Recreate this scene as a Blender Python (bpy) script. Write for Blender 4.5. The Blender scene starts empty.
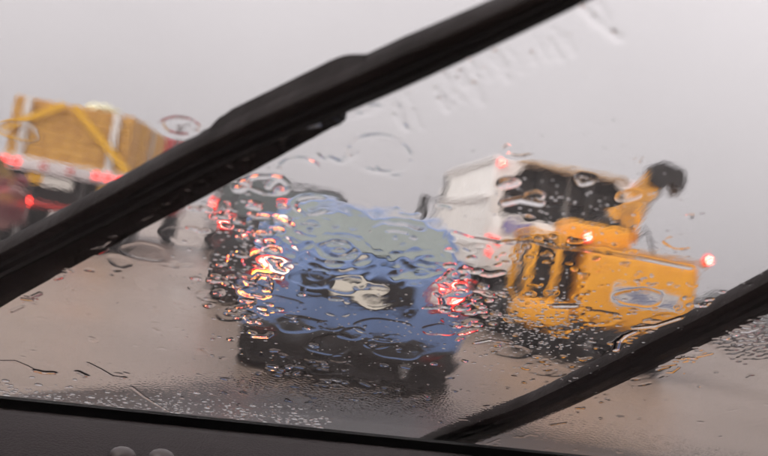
import bpy, bmesh, math, random
import numpy as np
from mathutils import Vector, Matrix
random.seed(7)
np.random.seed(11)
S = bpy.context.scene
COL = S.collection
RAD = math.radians

# ------------------------------------------------------------------ camera
EYE = Vector((0.0, 0.0, 1.22))
ROLL, PITCH = RAD(10.5), RAD(0.43)
FPX = 768 * 50.0 / 36.0                      # focal length in photo pixels
cam = bpy.data.cameras.new('camera')
cam.lens, cam.sensor_width, cam.sensor_fit = 50.0, 36.0, 'HORIZONTAL'
cam.clip_start, cam.clip_end = 0.02, 4000
cam.dof.use_dof = True
cam.dof.focus_distance = 0.84
cam.dof.aperture_fstop = 7.6
camo = bpy.data.objects.new('camera', cam)
COL.objects.link(camo)
FWD = Vector((0, math.cos(PITCH), math.sin(PITCH)))
R0 = Vector((1, 0, 0))
U0 = Vector((0, -math.sin(PITCH), math.cos(PITCH)))
CR = R0 * math.cos(ROLL) + U0 * math.sin(ROLL)
CU = -R0 * math.sin(ROLL) + U0 * math.cos(ROLL)
M = Matrix((CR, CU, -FWD)).transposed().to_4x4()
M.translation = EYE
camo.matrix_world = M
S.camera = camo

# ------------------------------------------------------------------ sky and sun
SUN_EL, SUN_ROT = RAD(46), RAD(228)
world = bpy.data.worlds.new('World')
S.world = world
world.use_nodes = True
wn, wl = world.node_tree.nodes, world.node_tree.links
wn.clear()
sky = wn.new('ShaderNodeTexSky')
sky.sky_type = 'NISHITA'
sky.sun_disc = False
sky.sun_elevation, sky.sun_rotation = SUN_EL, SUN_ROT
sky.dust_density, sky.air_density = 4.0, 1.5
hs = wn.new('ShaderNodeHueSaturation')
hs.inputs['Saturation'].default_value = 0.15
wl.new(sky.outputs[0], hs.inputs['Color'])
geo = wn.new('ShaderNodeTexCoord')
sep = wn.new('ShaderNodeSeparateXYZ')
wl.new(geo.outputs['Generated'], sep.inputs[0])
clamp = wn.new('ShaderNodeMath'); clamp.operation = 'MAXIMUM'; clamp.inputs[1].default_value = 0.0
wl.new(sep.outputs['Z'], clamp.inputs[0])
lum = wn.new('ShaderNodeMath'); lum.operation = 'MULTIPLY_ADD'    # overcast sky: 1 + k sin(elevation)
lum.inputs[1].default_value, lum.inputs[2].default_value = 1.6, 1.0
wl.new(clamp.outputs[0], lum.inputs[0])
oc = wn.new('ShaderNodeVectorMath'); oc.operation = 'SCALE'
oc.inputs[0].default_value = (4.75, 4.43, 4.60)
cn = wn.new('ShaderNodeTexNoise'); cn.inputs['Scale'].default_value = 2.2; cn.inputs['Detail'].default_value = 4
wl.new(geo.outputs['Generated'], cn.inputs['Vector'])
cm = wn.new('ShaderNodeMapRange'); cm.inputs[1].default_value, cm.inputs[2].default_value = 0.3, 0.7
cm.inputs[3].default_value, cm.inputs[4].default_value = 0.93, 1.07
wl.new(cn.outputs[0], cm.inputs[0])
cmul = wn.new('ShaderNodeMath'); cmul.operation = 'MULTIPLY'
wl.new(lum.outputs[0], cmul.inputs[0]); wl.new(cm.outputs[0], cmul.inputs[1])
wl.new(cmul.outputs[0], oc.inputs['Scale'])
mix = wn.new('ShaderNodeMixRGB')
mix.inputs[0].default_value = 0.9
wl.new(hs.outputs[0], mix.inputs[1])
wl.new(oc.outputs[0], mix.inputs[2])
bg = wn.new('ShaderNodeBackground')
bg.inputs['Strength'].default_value = 0.1
wl.new(mix.outputs[0], bg.inputs['Color'])
wo = wn.new('ShaderNodeOutputWorld')
wl.new(bg.outputs[0], wo.inputs['Surface'])
sun = bpy.data.lights.new('sun', 'SUN')
sun.energy, sun.angle, sun.color = 1.4, RAD(40), (1.0, 0.97, 0.93)
suno = bpy.data.objects.new('sun', sun)
COL.objects.link(suno)
suno.rotation_euler = (math.pi / 2 - SUN_EL, 0, math.pi - SUN_ROT)
suno.location = (0, 0, 30)

S.view_settings.view_transform = 'Standard'
S.view_settings.look = 'None'
S.view_settings.exposure = 0.51
S.view_settings.gamma = 1.0
S.view_settings.use_curve_mapping = False
S.render.engine = 'CYCLES'
cy = S.cycles
cy.use_denoising = True
cy.max_bounces, cy.transmission_bounces, cy.transparent_max_bounces = 10, 8, 12
cy.diffuse_bounces, cy.glossy_bounces, cy.volume_bounces = 2, 3, 0
cy.sample_clamp_indirect = 6.0
cy.blur_glossy = 0.3
cy.use_adaptive_sampling = True
cy.adaptive_threshold = 0.03

# ------------------------------------------------------------------ pixels to rays
HEAD = RAD(4.5)                               # the traffic drives 4.5 degrees left of the lens axis

def ray(px, py):
    a, b = (px - 384) / FPX, -(py - 228) / FPX
    return (FWD + CR * a + CU * b)

def at_depth(px, py, d):
    return EYE + ray(px, py) * d

# ------------------------------------------------------------------ materials
def principled(name, col, rough=0.5, metal=0.0, spec=0.5, coat=0.0, noise=0.0, nscale=8.0,
               bump=0.0, bscale=60.0, emit=None, estr=0.0, col2=None, rvar=0.0):
    m = bpy.data.materials.new(name)
    m.use_nodes = True
    n, l = m.node_tree.nodes, m.node_tree.links
    p = n['Principled BSDF']
    p.inputs['Base Color'].default_value = (*col, 1)
    p.inputs['Roughness'].default_value = rough
    p.inputs['Metallic'].default_value = metal
    p.inputs['Specular IOR Level'].default_value = spec
    p.inputs['Coat Weight'].default_value = coat
    p.inputs['Coat Roughness'].default_value = 0.06
    tc = None
    if noise or bump or rvar:
        tc = n.new('ShaderNodeTexCoord')
    if noise or rvar:
        t = n.new('ShaderNodeTexNoise')
        t.inputs['Scale'].default_value = nscale
        t.inputs['Detail'].default_value = 6
        l.new(tc.outputs['Object'], t.inputs['Vector'])
        if noise:
            mx = n.new('ShaderNodeMixRGB')
            c2 = col2 if col2 else tuple(c * (1 - noise) for c in col)
            mx.inputs[1].default_value = (*col, 1)
            mx.inputs[2].default_value = (*c2, 1)
            rp = n.new('ShaderNodeMapRange')
            rp.inputs[1].default_value, rp.inputs[2].default_value = 0.35, 0.7
            l.new(t.outputs[0], rp.inputs[0])
            l.new(rp.outputs[0], mx.inputs[0])
            l.new(mx.outputs[0], p.inputs['Base Color'])
        if rvar:
            r2 = n.new('ShaderNodeMapRange')
            r2.inputs[1].default_value, r2.inputs[2].default_value = 0.3, 0.7
            r2.inputs[3].default_value, r2.inputs[4].default_value = max(0.02, rough - rvar), rough + rvar
            l.new(t.outputs[0], r2.inputs[0])
            l.new(r2.outputs[0], p.inputs['Roughness'])
    if bump:
        t2 = n.new('ShaderNodeTexNoise')
        t2.inputs['Scale'].default_value = bscale
        t2.inputs['Detail'].default_value = 4
        l.new(tc.outputs['Object'], t2.inputs['Vector'])
        b = n.new('ShaderNodeBump')
        b.inputs['Strength'].default_value = bump
        b.inputs['Distance'].default_value = 0.01
        l.new(t2.outputs[0], b.inputs['Height'])
        l.new(b.outputs[0], p.inputs['Normal'])
    if emit:
        p.inputs['Emission Color'].default_value = (*emit, 1)
        p.inputs['Emission Strength'].default_value = estr
    return m

MAT = {}
def mk(name, *a, **k):
    MAT[name] = principled(name, *a, **k)
mk('blue_paint', (0.125, 0.20, 0.385), 0.32, coat=0.6, noise=0.25, nscale=3)
mk('black_paint', (0.018, 0.016, 0.017), 0.3, coat=0.6, noise=0.3, nscale=3)
mk('maroon_paint', (0.24, 0.04, 0.055), 0.3, coat=0.6, noise=0.3, nscale=3)
mk('silver_paint', (0.55, 0.53, 0.53), 0.35, coat=0.3, noise=0.2, nscale=3)
mk('grey_paint', (0.10, 0.09, 0.09), 0.35, coat=0.3, noise=0.2, nscale=3)
mk('white_paint', (0.86, 0.84, 0.815), 0.4, coat=0.2, noise=0.07, nscale=2.2, bump=0.05, bscale=20)
mk('cream_trim', (0.58, 0.45, 0.32), 0.5, noise=0.35, nscale=5)
mk('red_paint', (0.42, 0.025, 0.02), 0.35, coat=0.5, noise=0.35, nscale=2)
mk('yellow_paint', (0.92, 0.41, 0.014), 0.42, coat=0.2, noise=0.28, nscale=3.5, col2=(0.76, 0.31, 0.014), bump=0.05, bscale=15)
mk('yellow_worn', (0.72, 0.32, 0.02), 0.5, noise=0.45, nscale=6, col2=(0.25, 0.12, 0.03))
mk('dark_steel', (0.022, 0.019, 0.018), 0.55, noise=0.4, nscale=8, bump=0.1)
mk('black_plastic', (0.016, 0.014, 0.014), 0.5, noise=0.3, nscale=20, bump=0.05, bscale=200)
mk('rubber', (0.005, 0.004, 0.004), 0.8, spec=0.15, noise=0.3, nscale=40, bump=0.1, bscale=150)
mk('tyre', (0.014, 0.013, 0.013), 0.7, noise=0.3, nscale=10, bump=0.2, bscale=40)
mk('alloy', (0.35, 0.34, 0.33), 0.35, metal=0.8, noise=0.2, nscale=9)
mk('steel_rim', (0.25, 0.24, 0.23), 0.5, metal=0.4, noise=0.4, nscale=9)
mk('car_glass', (0.05, 0.062, 0.058), 0.06, spec=0.8, coat=0.5, rvar=0.03, nscale=6)
mk('rear_glass', (0.20, 0.238, 0.218), 0.10, spec=0.9, coat=0.6, noise=0.15, nscale=4)
mk('beige_plate', (0.74, 0.70, 0.60), 0.45, noise=0.15, nscale=30)
mk('white_plate', (0.70, 0.68, 0.62), 0.45, noise=0.15, nscale=30)
mk('brake_red', (0.5, 0.02, 0.02), 0.25, coat=0.5, emit=(1.0, 0.030, 0.022), estr=5.0)
mk('tail_red', (0.5, 0.02, 0.02), 0.25, coat=0.5, emit=(1.0, 0.04, 0.03), estr=2.5)
mk('bright_red', (0.5, 0.02, 0.02), 0.25, coat=0.5, emit=(1.0, 0.04, 0.028), estr=8.0)
mk('marker_red', (0.55, 0.03, 0.03), 0.3, coat=0.3, emit=(1.0, 0.08, 0.06), estr=1.3)
mk('lamp_red', (0.5, 0.02, 0.02), 0.25, coat=0.5, emit=(1.0, 0.022, 0.016), estr=2.2)
mk('lamp_core', (0.9, 0.5, 0.4), 0.25, emit=(1.0, 0.32, 0.24), estr=16.0)
mk('reflector_red', (0.09, 0.008, 0.008), 0.3, noise=0.3, nscale=30)
mk('lens_red', (0.40, 0.012, 0.012), 0.2, coat=0.7, noise=0.2, nscale=30)
mk('amber', (0.8, 0.3, 0.02), 0.25, coat=0.5, emit=(1.0, 0.45, 0.05), estr=12.0)
mk('reverse_white', (0.8, 0.78, 0.72), 0.2, coat=0.5, emit=(1.0, 0.9, 0.78), estr=2.2)
mk('lens_clear', (0.7, 0.7, 0.68), 0.12, coat=0.8, noise=0.1, nscale=20)
mk('tape_red_glow', (0.60, 0.035, 0.04), 0.3, coat=0.4, emit=(1.0, 0.06, 0.05), estr=1.8)  # emission lights the tail lamps; the side tape glows too, though no lamp
mk('tape_pink', (0.66, 0.28, 0.26), 0.3, coat=0.4, noise=0.2, nscale=20)
mk('beam_white', (0.74, 0.68, 0.67), 0.5, noise=0.3, nscale=4)
mk('crate_wood', (0.66, 0.36, 0.075), 0.65, noise=0.4, nscale=5, col2=(0.46, 0.22, 0.045), bump=0.2, bscale=25)
mk('strap_yellow', (0.85, 0.46, 0.02), 0.55, noise=0.2, nscale=20, bump=0.1, bscale=120)
mk('post_white', (0.70, 0.65, 0.60), 0.5, noise=0.25, nscale=6)
mk('tarp_pale', (0.74, 0.72, 0.50), 0.6, noise=0.2, nscale=5)
mk('decal_pale', (0.62, 0.60, 0.58), 0.5, noise=0.2, nscale=12)
mk('decal_blue', (0.16, 0.19, 0.32), 0.5, noise=0.3, nscale=12)
mk('decal_violet', (0.27, 0.25, 0.52), 0.5, noise=0.2, nscale=12)
mk('hood_paint', (0.035, 0.027, 0.027), 0.36, spec=0.15, noise=0.3, nscale=2, rvar=0.08, bump=0.12, bscale=180)
mk('dashboard', (0.021, 0.0135, 0.0135), 0.65, spec=0.2, noise=0.25, nscale=6, bump=0.35, bscale=500)
mk('dash_dome', (0.05, 0.034, 0.032), 0.35, noise=0.1, nscale=30)
mk('headliner', (0.25, 0.22, 0.21), 0.9, noise=0.1, nscale=40, bump=0.2, bscale=400)
mk('frit', (0.008, 0.007, 0.007), 0.5, noise=0.2, nscale=50)
mk('wiper_spoiler', (0.014, 0.0105, 0.010), 0.6, spec=0.12, noise=0.3, nscale=30, rvar=0.12, bump=0.1, bscale=150)
mk('wiper_arm', (0.006, 0.004, 0.004), 0.5, spec=0.12, noise=0.3, nscale=30, rvar=0.1)

# wet road: pale worn concrete under a thin sheet of water
def road_material(name, col, col2):
    m = principled(name, col, 0.4)
    n, l = m.node_tree.nodes, m.node_tree.links
    p = n['Principled BSDF']
    tc = n.new('ShaderNodeTexCoord')
    big = n.new('ShaderNodeTexNoise'); big.inputs['Scale'].default_value = 0.22; big.inputs['Detail'].default_value = 5
    fine = n.new('ShaderNodeTexNoise'); fine.inputs['Scale'].default_value = 28; fine.inputs['Detail'].default_value = 6
    l.new(tc.outputs['Object'], big.inputs['Vector']); l.new(tc.outputs['Object'], fine.inputs['Vector'])
    mp = n.new('ShaderNodeMapRange'); mp.inputs[1].default_value, mp.inputs[2].default_value = 0.35, 0.65
    l.new(big.outputs[0], mp.inputs[0])
    mx = n.new('ShaderNodeMixRGB'); mx.inputs[1].default_value = (*col, 1); mx.inputs[2].default_value = (*col2, 1)
    l.new(mp.outputs[0], mx.inputs[0])
    mul = n.new('ShaderNodeMixRGB'); mul.blend_type = 'OVERLAY'; mul.inputs[0].default_value = 0.35
    l.new(mx.outputs[0], mul.inputs[1]); l.new(fine.outputs[0], mul.inputs[2])
    l.new(mul.outputs[0], p.inputs['Base Color'])
    rr = n.new('ShaderNodeMapRange'); rr.inputs[1].default_value, rr.inputs[2].default_value = 0.35, 0.65
    rr.inputs[3].default_value, rr.inputs[4].default_value = 0.28, 0.48
    l.new(big.outputs[0], rr.inputs[0]); l.new(rr.outputs[0], p.inputs['Roughness'])
    b = n.new('ShaderNodeBump'); b.inputs['Strength'].default_value = 0.35; b.inputs['Distance'].default_value = 0.01
    l.new(fine.outputs[0], b.inputs['Height']); l.new(b.outputs[0], p.inputs['Normal'])
    return m
MAT['road'] = road_material('road', (0.305, 0.236, 0.192), (0.235, 0.180, 0.147))
MAT['ground'] = road_material('ground', (0.26, 0.21, 0.17), (0.20, 0.17, 0.13))

def water_material(name):
    m = bpy.data.materials.new(name); m.use_nodes = True
    p = m.node_tree.nodes['Principled BSDF']
    p.inputs['Base Color'].default_value = (1, 1, 1, 1)
    p.inputs['Roughness'].default_value = 0.0
    p.inputs['IOR'].default_value = 1.333
    p.inputs['Transmission Weight'].default_value = 1.0
    return m
MAT['water'] = water_material('water')

def pane_material(name):
    m = bpy.data.materials.new(name); m.use_nodes = True
    n, l = m.node_tree.nodes, m.node_tree.links
    n.clear()
    fr = n.new('ShaderNodeFresnel')
    ge = n.new('ShaderNodeNewGeometry')                  # the ray is not bent inside the pane: same reflectance from both sides
    ir = n.new('ShaderNodeMapRange'); ir.inputs[3].default_value, ir.inputs[4].default_value = 1.2, 1 / 1.2
    l.new(ge.outputs['Backfacing'], ir.inputs[0]); l.new(ir.outputs[0], fr.inputs['IOR'])
    tr = n.new('ShaderNodeBsdfTransparent'); tr.inputs[0].default_value = (0.985, 0.985, 0.98, 1)
    gl = n.new('ShaderNodeBsdfGlossy'); gl.inputs['Roughness'].default_value = 0.0
    gl.inputs['Color'].default_value = (1, 1, 1, 1)
    mx = n.new('ShaderNodeMixShader')
    l.new(fr.outputs[0], mx.inputs[0]); l.new(tr.outputs[0], mx.inputs[1]); l.new(gl.outputs[0], mx.inputs[2])
    o = n.new('ShaderNodeOutputMaterial')
    l.new(mx.outputs[0], o.inputs['Surface'])
    return m
MAT['pane'] = pane_material('pane')

# ------------------------------------------------------------------ mesh helpers
def link_obj(name, me, mat, parent=None, smooth=False, autosmooth=False):
    o = bpy.data.objects.new(name, me)
    COL.objects.link(o)
    if mat is not None:
        me.materials.clear()
        me.materials.append(MAT[mat] if isinstance(mat, str) else mat)
    if smooth:
        me.polygons.foreach_set('use_smooth', [True] * len(me.polygons))
        if autosmooth:
            me.set_sharp_from_angle(angle=RAD(38))
    if parent is not None:
        o.parent = parent
    return o

def from_bm(name, bm, mat, parent=None, smooth=True, auto=True):
    bmesh.ops.recalc_face_normals(bm, faces=bm.faces)
    me = bpy.data.meshes.new(name)
    bm.to_mesh(me); bm.free()
    return link_obj(name, me, mat, parent, smooth, auto)

def empty(name, label, cat, loc=(0, 0, 0), rz=0.0, group=None):
    o = bpy.data.objects.new(name, None)
    o.empty_display_size = 0.3
    COL.objects.link(o)
    o.location = loc
    o.rotation_euler = (0, 0, rz)
    o['label'], o['category'] = label, cat
    if group:
        o['group'] = group
    return o

def tag(o, label, cat, group=None):
    o['label'], o['category'] = label, cat
    if group:
        o['group'] = group
    return o

def bm_box(bm, x0, x1, y0, y1, z0, z1, bev=0.0, seg=2, mat4=None):
    vs = [bm.verts.new(v) for v in ((x0, y0, z0), (x1, y0, z0), (x1, y1, z0), (x0, y1, z0),
                                    (x0, y0, z1), (x1, y0, z1), (x1, y1, z1), (x0, y1, z1))]
    fs = [bm.faces.new([vs[i] for i in q]) for q in ((3, 2, 1, 0), (4, 5, 6, 7), (0, 1, 5, 4), (1, 2, 6, 5), (2, 3, 7, 6), (3, 0, 4, 7))]
    if bev > 0:
        es = list({e for f in fs for e in f.edges})
        r = bmesh.ops.bevel(bm, geom=es, offset=bev, segments=seg, affect='EDGES', profile=0.5)
        vs = list({v for f in r['faces'] for v in f.verts} | {v for v in vs if v.is_valid})
    if mat4 is not None:
        bmesh.ops.transform(bm, matrix=mat4, verts=[v for v in vs if v.is_valid])
    return vs

def box(name, mat, parent, x0, x1, y0, y1, z0, z1, bev=0.01, seg=2, mat4=None):
    bm = bmesh.new()
    bm_box(bm, x0, x1, y0, y1, z0, z1, bev, seg, mat4)
    return from_bm(name, bm, mat, parent)

def prism(name, mat, parent, pts, a0, a1, axis='x', bev=0.0, seg=2):
    """polygon (p, q) extruded along an axis: x -> (p,q)=(y,z); y -> (x,z); z -> (x,y)"""
    bm = bmesh.new()
    def P(p, q, a):
        return {'x': (a, p, q), 'y': (p, a, q), 'z': (p, q, a)}[axis]
    A = [bm.verts.new(P(p, q, a0)) for p, q in pts]
    B = [bm.verts.new(P(p, q, a1)) for p, q in pts]
    bm.faces.new(A); bm.faces.new(B[::-1])
    n = len(pts)
    for i in range(n):
        bm.faces.new((A[i], B[i], B[(i + 1) % n], A[(i + 1) % n]))
    if bev:
        bmesh.ops.recalc_face_normals(bm, faces=bm.faces)
        bmesh.ops.bevel(bm, geom=list(bm.edges), offset=bev, segments=seg, affect='EDGES')
    return from_bm(name, bm, mat, parent)

def bm_lathe(bm, prof, n=24, axis='x', c=(0, 0, 0)):
    """prof: list of (a, r) along the axis"""
    rings = []
    for a, r in prof:
        ring = []
        for k in range(n):
            t = 2 * math.pi * k / n
            p, q = r * math.cos(t), r * math.sin(t)
            v = {'x': (a, p, q), 'y': (p, a, q), 'z': (p, q, a)}[axis]
            ring.append(bm.verts.new((v[0] + c[0], v[1] + c[1], v[2] + c[2])))
        rings.append(ring)
    for i in range(len(rings) - 1):
        for k in range(n):
            bm.faces.new((rings[i][k], rings[i][(k + 1) % n], rings[i + 1][(k + 1) % n], rings[i + 1][k]))
    bm.faces.new(rings[0]); bm.faces.new(rings[-1][::-1])

def lathe(name, mat, parent, prof, n=24, axis='x', c=(0, 0, 0)):
    bm = bmesh.new()
    bm_lathe(bm, prof, n, axis, c)
    return from_bm(name, bm, mat, parent)

def sweep(name, mat, parent, path, frames, section, taper=None, auto=True):
    """section [(s,n)...] swept along path; frames = (s_vec, n_vec)"""
    bm = bmesh.new()
    sv, nv = frames
    rings = []
    for i, p in enumerate(path):
        k = taper[i] if taper else 1.0
        rings.append([bm.verts.new(p + sv * (s * k) + nv * (n * k if n > 0 else n)) for s, n in section])
    m = len(section)
    for i in range(len(rings) - 1):
        for k in range(m):
            bm.faces.new((rings[i][k], rings[i][(k + 1) % m], rings[i + 1][(k + 1) % m], rings[i + 1][k]))
    bm.faces.new(rings[0]); bm.faces.new(rings[-1][::-1])
    return from_bm(name, bm, mat, parent, True, auto)

def tube(name, mat, parent, pts, r, n=8):
    bm = bmesh.new()
    pts = [Vector(p) for p in pts]
    rings = []
    for i, p in enumerate(pts):
        d = (pts[min(i + 1, len(pts) - 1)] - pts[max(i - 1, 0)]).normalized()
        a = d.orthogonal().normalized(); b = d.cross(a)
        if rings:
            pa = (rings[-1][0].co - pts[i - 1]).normalized()
            a = (pa - d * pa.dot(d)).normalized(); b = d.cross(a)
        rings.append([bm.verts.new(p + (a * math.cos(2 * math.pi * k / n) + b * math.sin(2 * math.pi * k / n)) * r) for k in range(n)])
    for i in range(len(rings) - 1):
        for k in range(n):
            bm.faces.new((rings[i][k], rings[i][(k + 1) % n], rings[i + 1][(k + 1) % n], rings[i + 1][k]))
    bm.faces.new(rings[0]); bm.faces.new(rings[-1][::-1])
    return from_bm(name, bm, mat, parent)

def place(X, d):
    """X: photo pixels right of the lens axis after removing the roll; d: metres ahead"""
    return (X / FPX * d, d, 0.0)

# ------------------------------------------------------------------ setting
def sheet(name, mat, x0, x1, y0, y1, z, rz):
    bm = bmesh.new()
    f = bm.faces.new([bm.verts.new(v) for v in ((x0, y0, z), (x1, y0, z), (x1, y1, z), (x0, y1, z))])
    o = from_bm(name, bm, mat, None, False, False)
    o.rotation_euler = (0, 0, rz)
    o['kind'] = 'structure'
    return o
sheet('ground', 'ground', -900, 900, -900, 900, -0.004, 0)
sheet('road', 'road', -30, 34, -600, 800, 0.0, HEAD)

# ------------------------------------------------------------------ wheels
def wheel(parent, x, y, r, w, side, rim='alloy', spokes=5):
    """side = +1: outer face looks to +x"""
    s = side
    root = lathe('wheel', 'tyre', parent,
                 [(-w / 2, r * 0.62), (-w / 2, r * 0.93), (-w * 0.36, r), (w * 0.36, r), (w / 2, r * 0.93), (w / 2, r * 0.62), (w * 0.3, r * 0.58), (-w * 0.3, r * 0.58)], 28)
    root.location = (x, y, r)
    bm = bmesh.new()
    bm_lathe(bm, [(s * w * 0.15, r * 0.60), (s * w * 0.44, r * 0.63), (s * w * 0.44, r * 0.57), (s * w * 0.22, r * 0.54), (s * w * 0.15, r * 0.5)], 28)
    for k in range(spokes):
        mt = Matrix.Rotation(2 * math.pi * k / spokes, 4, 'X')
        bm_box(bm, min(s * w * .2, s * w * .4), max(s * w * .2, s * w * .4), -r * .08, r * .08, r * .05, r * .58, 0, 1, mt)
    bm_lathe(bm, [(s * w * 0.15, r * 0.16), (s * w * 0.42, r * 0.16), (s * w * 0.46, r * 0.1)], 16)
    from_bm('rim', bm, rim, root)
    return root

# ------------------------------------------------------------------ generic car, origin at the rear bumper on the road, +y ahead
def boolean_cut(o, cutters):
    for c in cutters:
        md = o.modifiers.new('b', 'BOOLEAN')
        md.operation, md.solver, md.object = 'DIFFERENCE', 'EXACT', c
    dg = bpy.context.evaluated_depsgraph_get()
    me = bpy.data.meshes.new_from_object(o.evaluated_get(dg))
    o.modifiers.clear()
    old = o.data
    o.data = me
    bpy.data.meshes.remove(old)
    for c in cutters:
        cm = c.data
        bpy.data.objects.remove(c); bpy.data.meshes.remove(cm)
    me.polygons.foreach_set('use_smooth', [True] * len(me.polygons))
    me.set_sharp_from_angle(angle=RAD(35))

def inset_poly(pts, k):
    c = sum(pts, Vector()) / len(pts)
    return [c + (p - c) * k for p in pts]

def panel(name, mat, parent, pts, off, th=0.006):
    """thin solid panel lying on the outside of a planar polygon"""
    n = Vector()
    for i in range(len(pts)):
        n += (pts[i] - pts[0]).cross(pts[(i + 1) % len(pts)] - pts[0])
    n.normalize()
    bm = bmesh.new()
    A = [bm.verts.new(p + n * (off - th)) for p in pts]
    B = [bm.verts.new(p + n * off) for p in pts]
    bm.faces.new(A[::-1]); bm.faces.new(B)
    for i in range(len(pts)):
        bm.faces.new((A[i], A[(i + 1) % len(pts)], B[(i + 1) % len(pts)], B[i]))
    return from_bm(name, bm, mat, parent, False, False)

def make_car(name, label, loc, rz, W=1.72, L=3.95, H=1.46, belt=0.98, zb=0.24, paint='blue_paint', kind='hatch',
             light='tail_red', glass='car_glass', plate='white_plate', wr=0.30, detail=True, group=None,
             third=True, left_light=None, third_z=None):
    t = empty(name, label, 'car' if kind != 'van' else 'van', loc, rz, group)
    w = W / 2
    nose = 1.0 if kind != 'van' else 0.55
    tail = {'hatch': 0.02, 'suv': 0.02, 'van': 0.02, 'sedan': 0.62}[kind]
    hood0 = L - nose                         # windscreen base
    tz = belt - (0.0 if kind != 'sedan' else 0.02)
    # ---- lower body: lofted sections
    st = [(0.0, .84, zb + .10, belt - .10), (0.025, .925, zb + .05, belt - .045), (0.10, .975, zb, belt - .012), (0.35, 1.0, zb - .03, belt),
          (L * .3, 1.0, zb - .05, belt), (L * .55, 1.0, zb - .05, belt - .005), (hood0, 1.0, zb - .05, belt - .015),
          (L - nose * .5, .99, zb - .04, belt - .09), (L - .22, .95, zb - .02, belt - .20), (L - .06, .86, zb + .02, belt - .30), (L, .76, zb + .09, belt - .36)]
    bm = bmesh.new()
    rings = []
    for (y, sw, b, tp) in st:
        ww = w * sw
        h = tp - b
        half = [(ww * .84, b), (ww * .95, b + .05), (ww * .985, b + h * .22), (ww, b + h * .5), (ww * .985, b + h * .72), (ww * .955, b + h * .9), (ww * .90, tp - .012), (ww * .78, tp), (ww * .4, tp + .012)]
        ring = [bm.verts.new((x, y, z)) for x, z in half] + [bm.verts.new((0, y, tp + .016))] + \
               [bm.verts.new((-x, y, z)) for x, z in half[::-1]] + [bm.verts.new((0, y, b))]
        rings.append(ring)
    m = len(rings[0])
    for i in range(len(rings) - 1):
        for k in range(m):
            bm.faces.new((rings[i][k], rings[i][(k + 1) % m], rings[i + 1][(k + 1) % m], rings[i + 1][k]))
    bm.faces.new(rings[0]); bm.faces.new(rings[-1][::-1])
    body = from_bm('body', bm, paint, t)
    # wheel arches are cut out of the body
    wy = (L * .19 + .05, L - L * .20)
    cut = []
    for y in wy:
        for s in (-1, 1):
            c = lathe('cutter', None, None, [(s * (w - .30), wr * 1.16), (s * (w + .2), wr * 1.16)], 28, 'x', (0, y, wr))
            cut.append(c)
    bpy.context.view_layer.update()
    boolean_cut(body, cut)
    body.location = (0, 0, 0); body.rotation_euler = (0, 0, 0)
    for y in wy:
        for s in (-1, 1):
            wheel(t, s * (w - .115), y, wr, .20, s)
    # ---- greenhouse: side profile with tumblehome
    zr = H
    if kind == 'hatch':
        prof = [(.10, belt), (.34, zr - .05), (.62, zr), (L * .52, zr), (L * .62, zr - .05), (hood0 + .08, belt - .02)]
    elif kind == 'suv':
        prof = [(.07, belt), (.24, zr - .05), (.42, zr), (L * .50, zr), (L * .60, zr - .05), (hood0 + .02, belt - .02)]
    elif kind == 'van':
        prof = [(.05, belt), (.10, zr - .05), (.22, zr), (L * .66, zr), (L * .74, zr - .06), (hood0 + .06, belt - .02)]
    else:
        prof = [(tail, belt), (1.05, zr - .04), (1.4, zr), (L * .54, zr), (L * .62, zr - .05), (hood0 + .1, belt - .02)]
    def hw(z):
        return w * (.92 - .20 * (z - belt) / (H - belt)) if kind != 'van' else w * (.95 - .10 * (z - belt) / (H - belt))
    bm = bmesh.new()
    Lf = [bm.verts.new((-hw(z), y, z)) for y, z in prof]
    Rt = [bm.verts.new((hw(z), y, z)) for y, z in prof]
    n = len(prof)
    for i in range(n):
        bm.faces.new((Lf[i], Lf[(i + 1) % n], Rt[(i + 1) % n], Rt[i]))
    bm.faces.new(Lf[::-1]); bm.faces.new(Rt)
    bmesh.ops.recalc_face_normals(bm, faces=bm.faces)
    bmesh.ops.bevel(bm, geom=[e for e in bm.edges if min(v.co.z for v in e.verts) > belt + .05 or
                              (abs(e.verts[0].co.z - e.verts[1].co.z) > .2)], offset=.045, segments=3, affect='EDGES')
    from_bm('roof', bm, paint, t)
    V = lambda x, y, z: Vector((x, y, z))
    def lerp(a, b, k):
        return (a[0] + (b[0] - a[0]) * k, a[1] + (b[1] - a[1]) * k)
    A, B, C, D = prof[0], prof[1], prof[-2], prof[-1]
    # rear and front glass
    p0, p1 = lerp(A, B, .10), lerp(A, B, .93)
    k = .90
    panel('rear_window', glass, t, [V(-hw(p0[1]) * k, *p0), V(hw(p0[1]) * k, *p0), V(hw(p1[1]) * k * .97, *p1), V(-hw(p1[1]) * k * .97, *p1)], .006)
    p0, p1 = lerp(D, C, .06), lerp(D, C, .92)
    panel('front_window', 'car_glass', t, [V(hw(p0[1]) * k, *p0), V(-hw(p0[1]) * k, *p0), V(-hw(p1[1]) * k, *p1), V(hw(p1[1]) * k, *p1)], .006)
    # side windows, two a side
    zl, zh = belt + .05, H - .12
    def yA(z):
        return A[0] + (B[0] - A[0]) * (z - A[1]) / (B[1] - A[1])
    def yD(z):
        return D[0] + (C[0] - D[0]) * (z - D[1]) / (C[1] - D[1])
    ym = L * .50
    for s in (-1, 1):
        for (ya0, ya1, yb0, yb1) in ((yA(zl) + .22, yA(zh) + .22, ym - .04, ym - .04), (ym + .04, ym + .04, yD(zl) - .20, yD(zh) - .12)):
            q = [V(s * hw(zl), ya0, zl), V(s * hw(zl), yb0, zl), V(s * hw(zh), yb1, zh), V(s * hw(zh), ya1, zh)]
            if s < 0:
                q = q[::-1]
            panel('side_window', 'car_glass', t, q, .006)
        # door mirror
        bm = bmesh.new()
        bm_box(bm, min(s * (w - .02), s * (w + .16)), max(s * (w - .02), s * (w + .16)), hood0 - .42, hood0 - .32, belt - .02, belt + .12, .03, 2)
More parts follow.
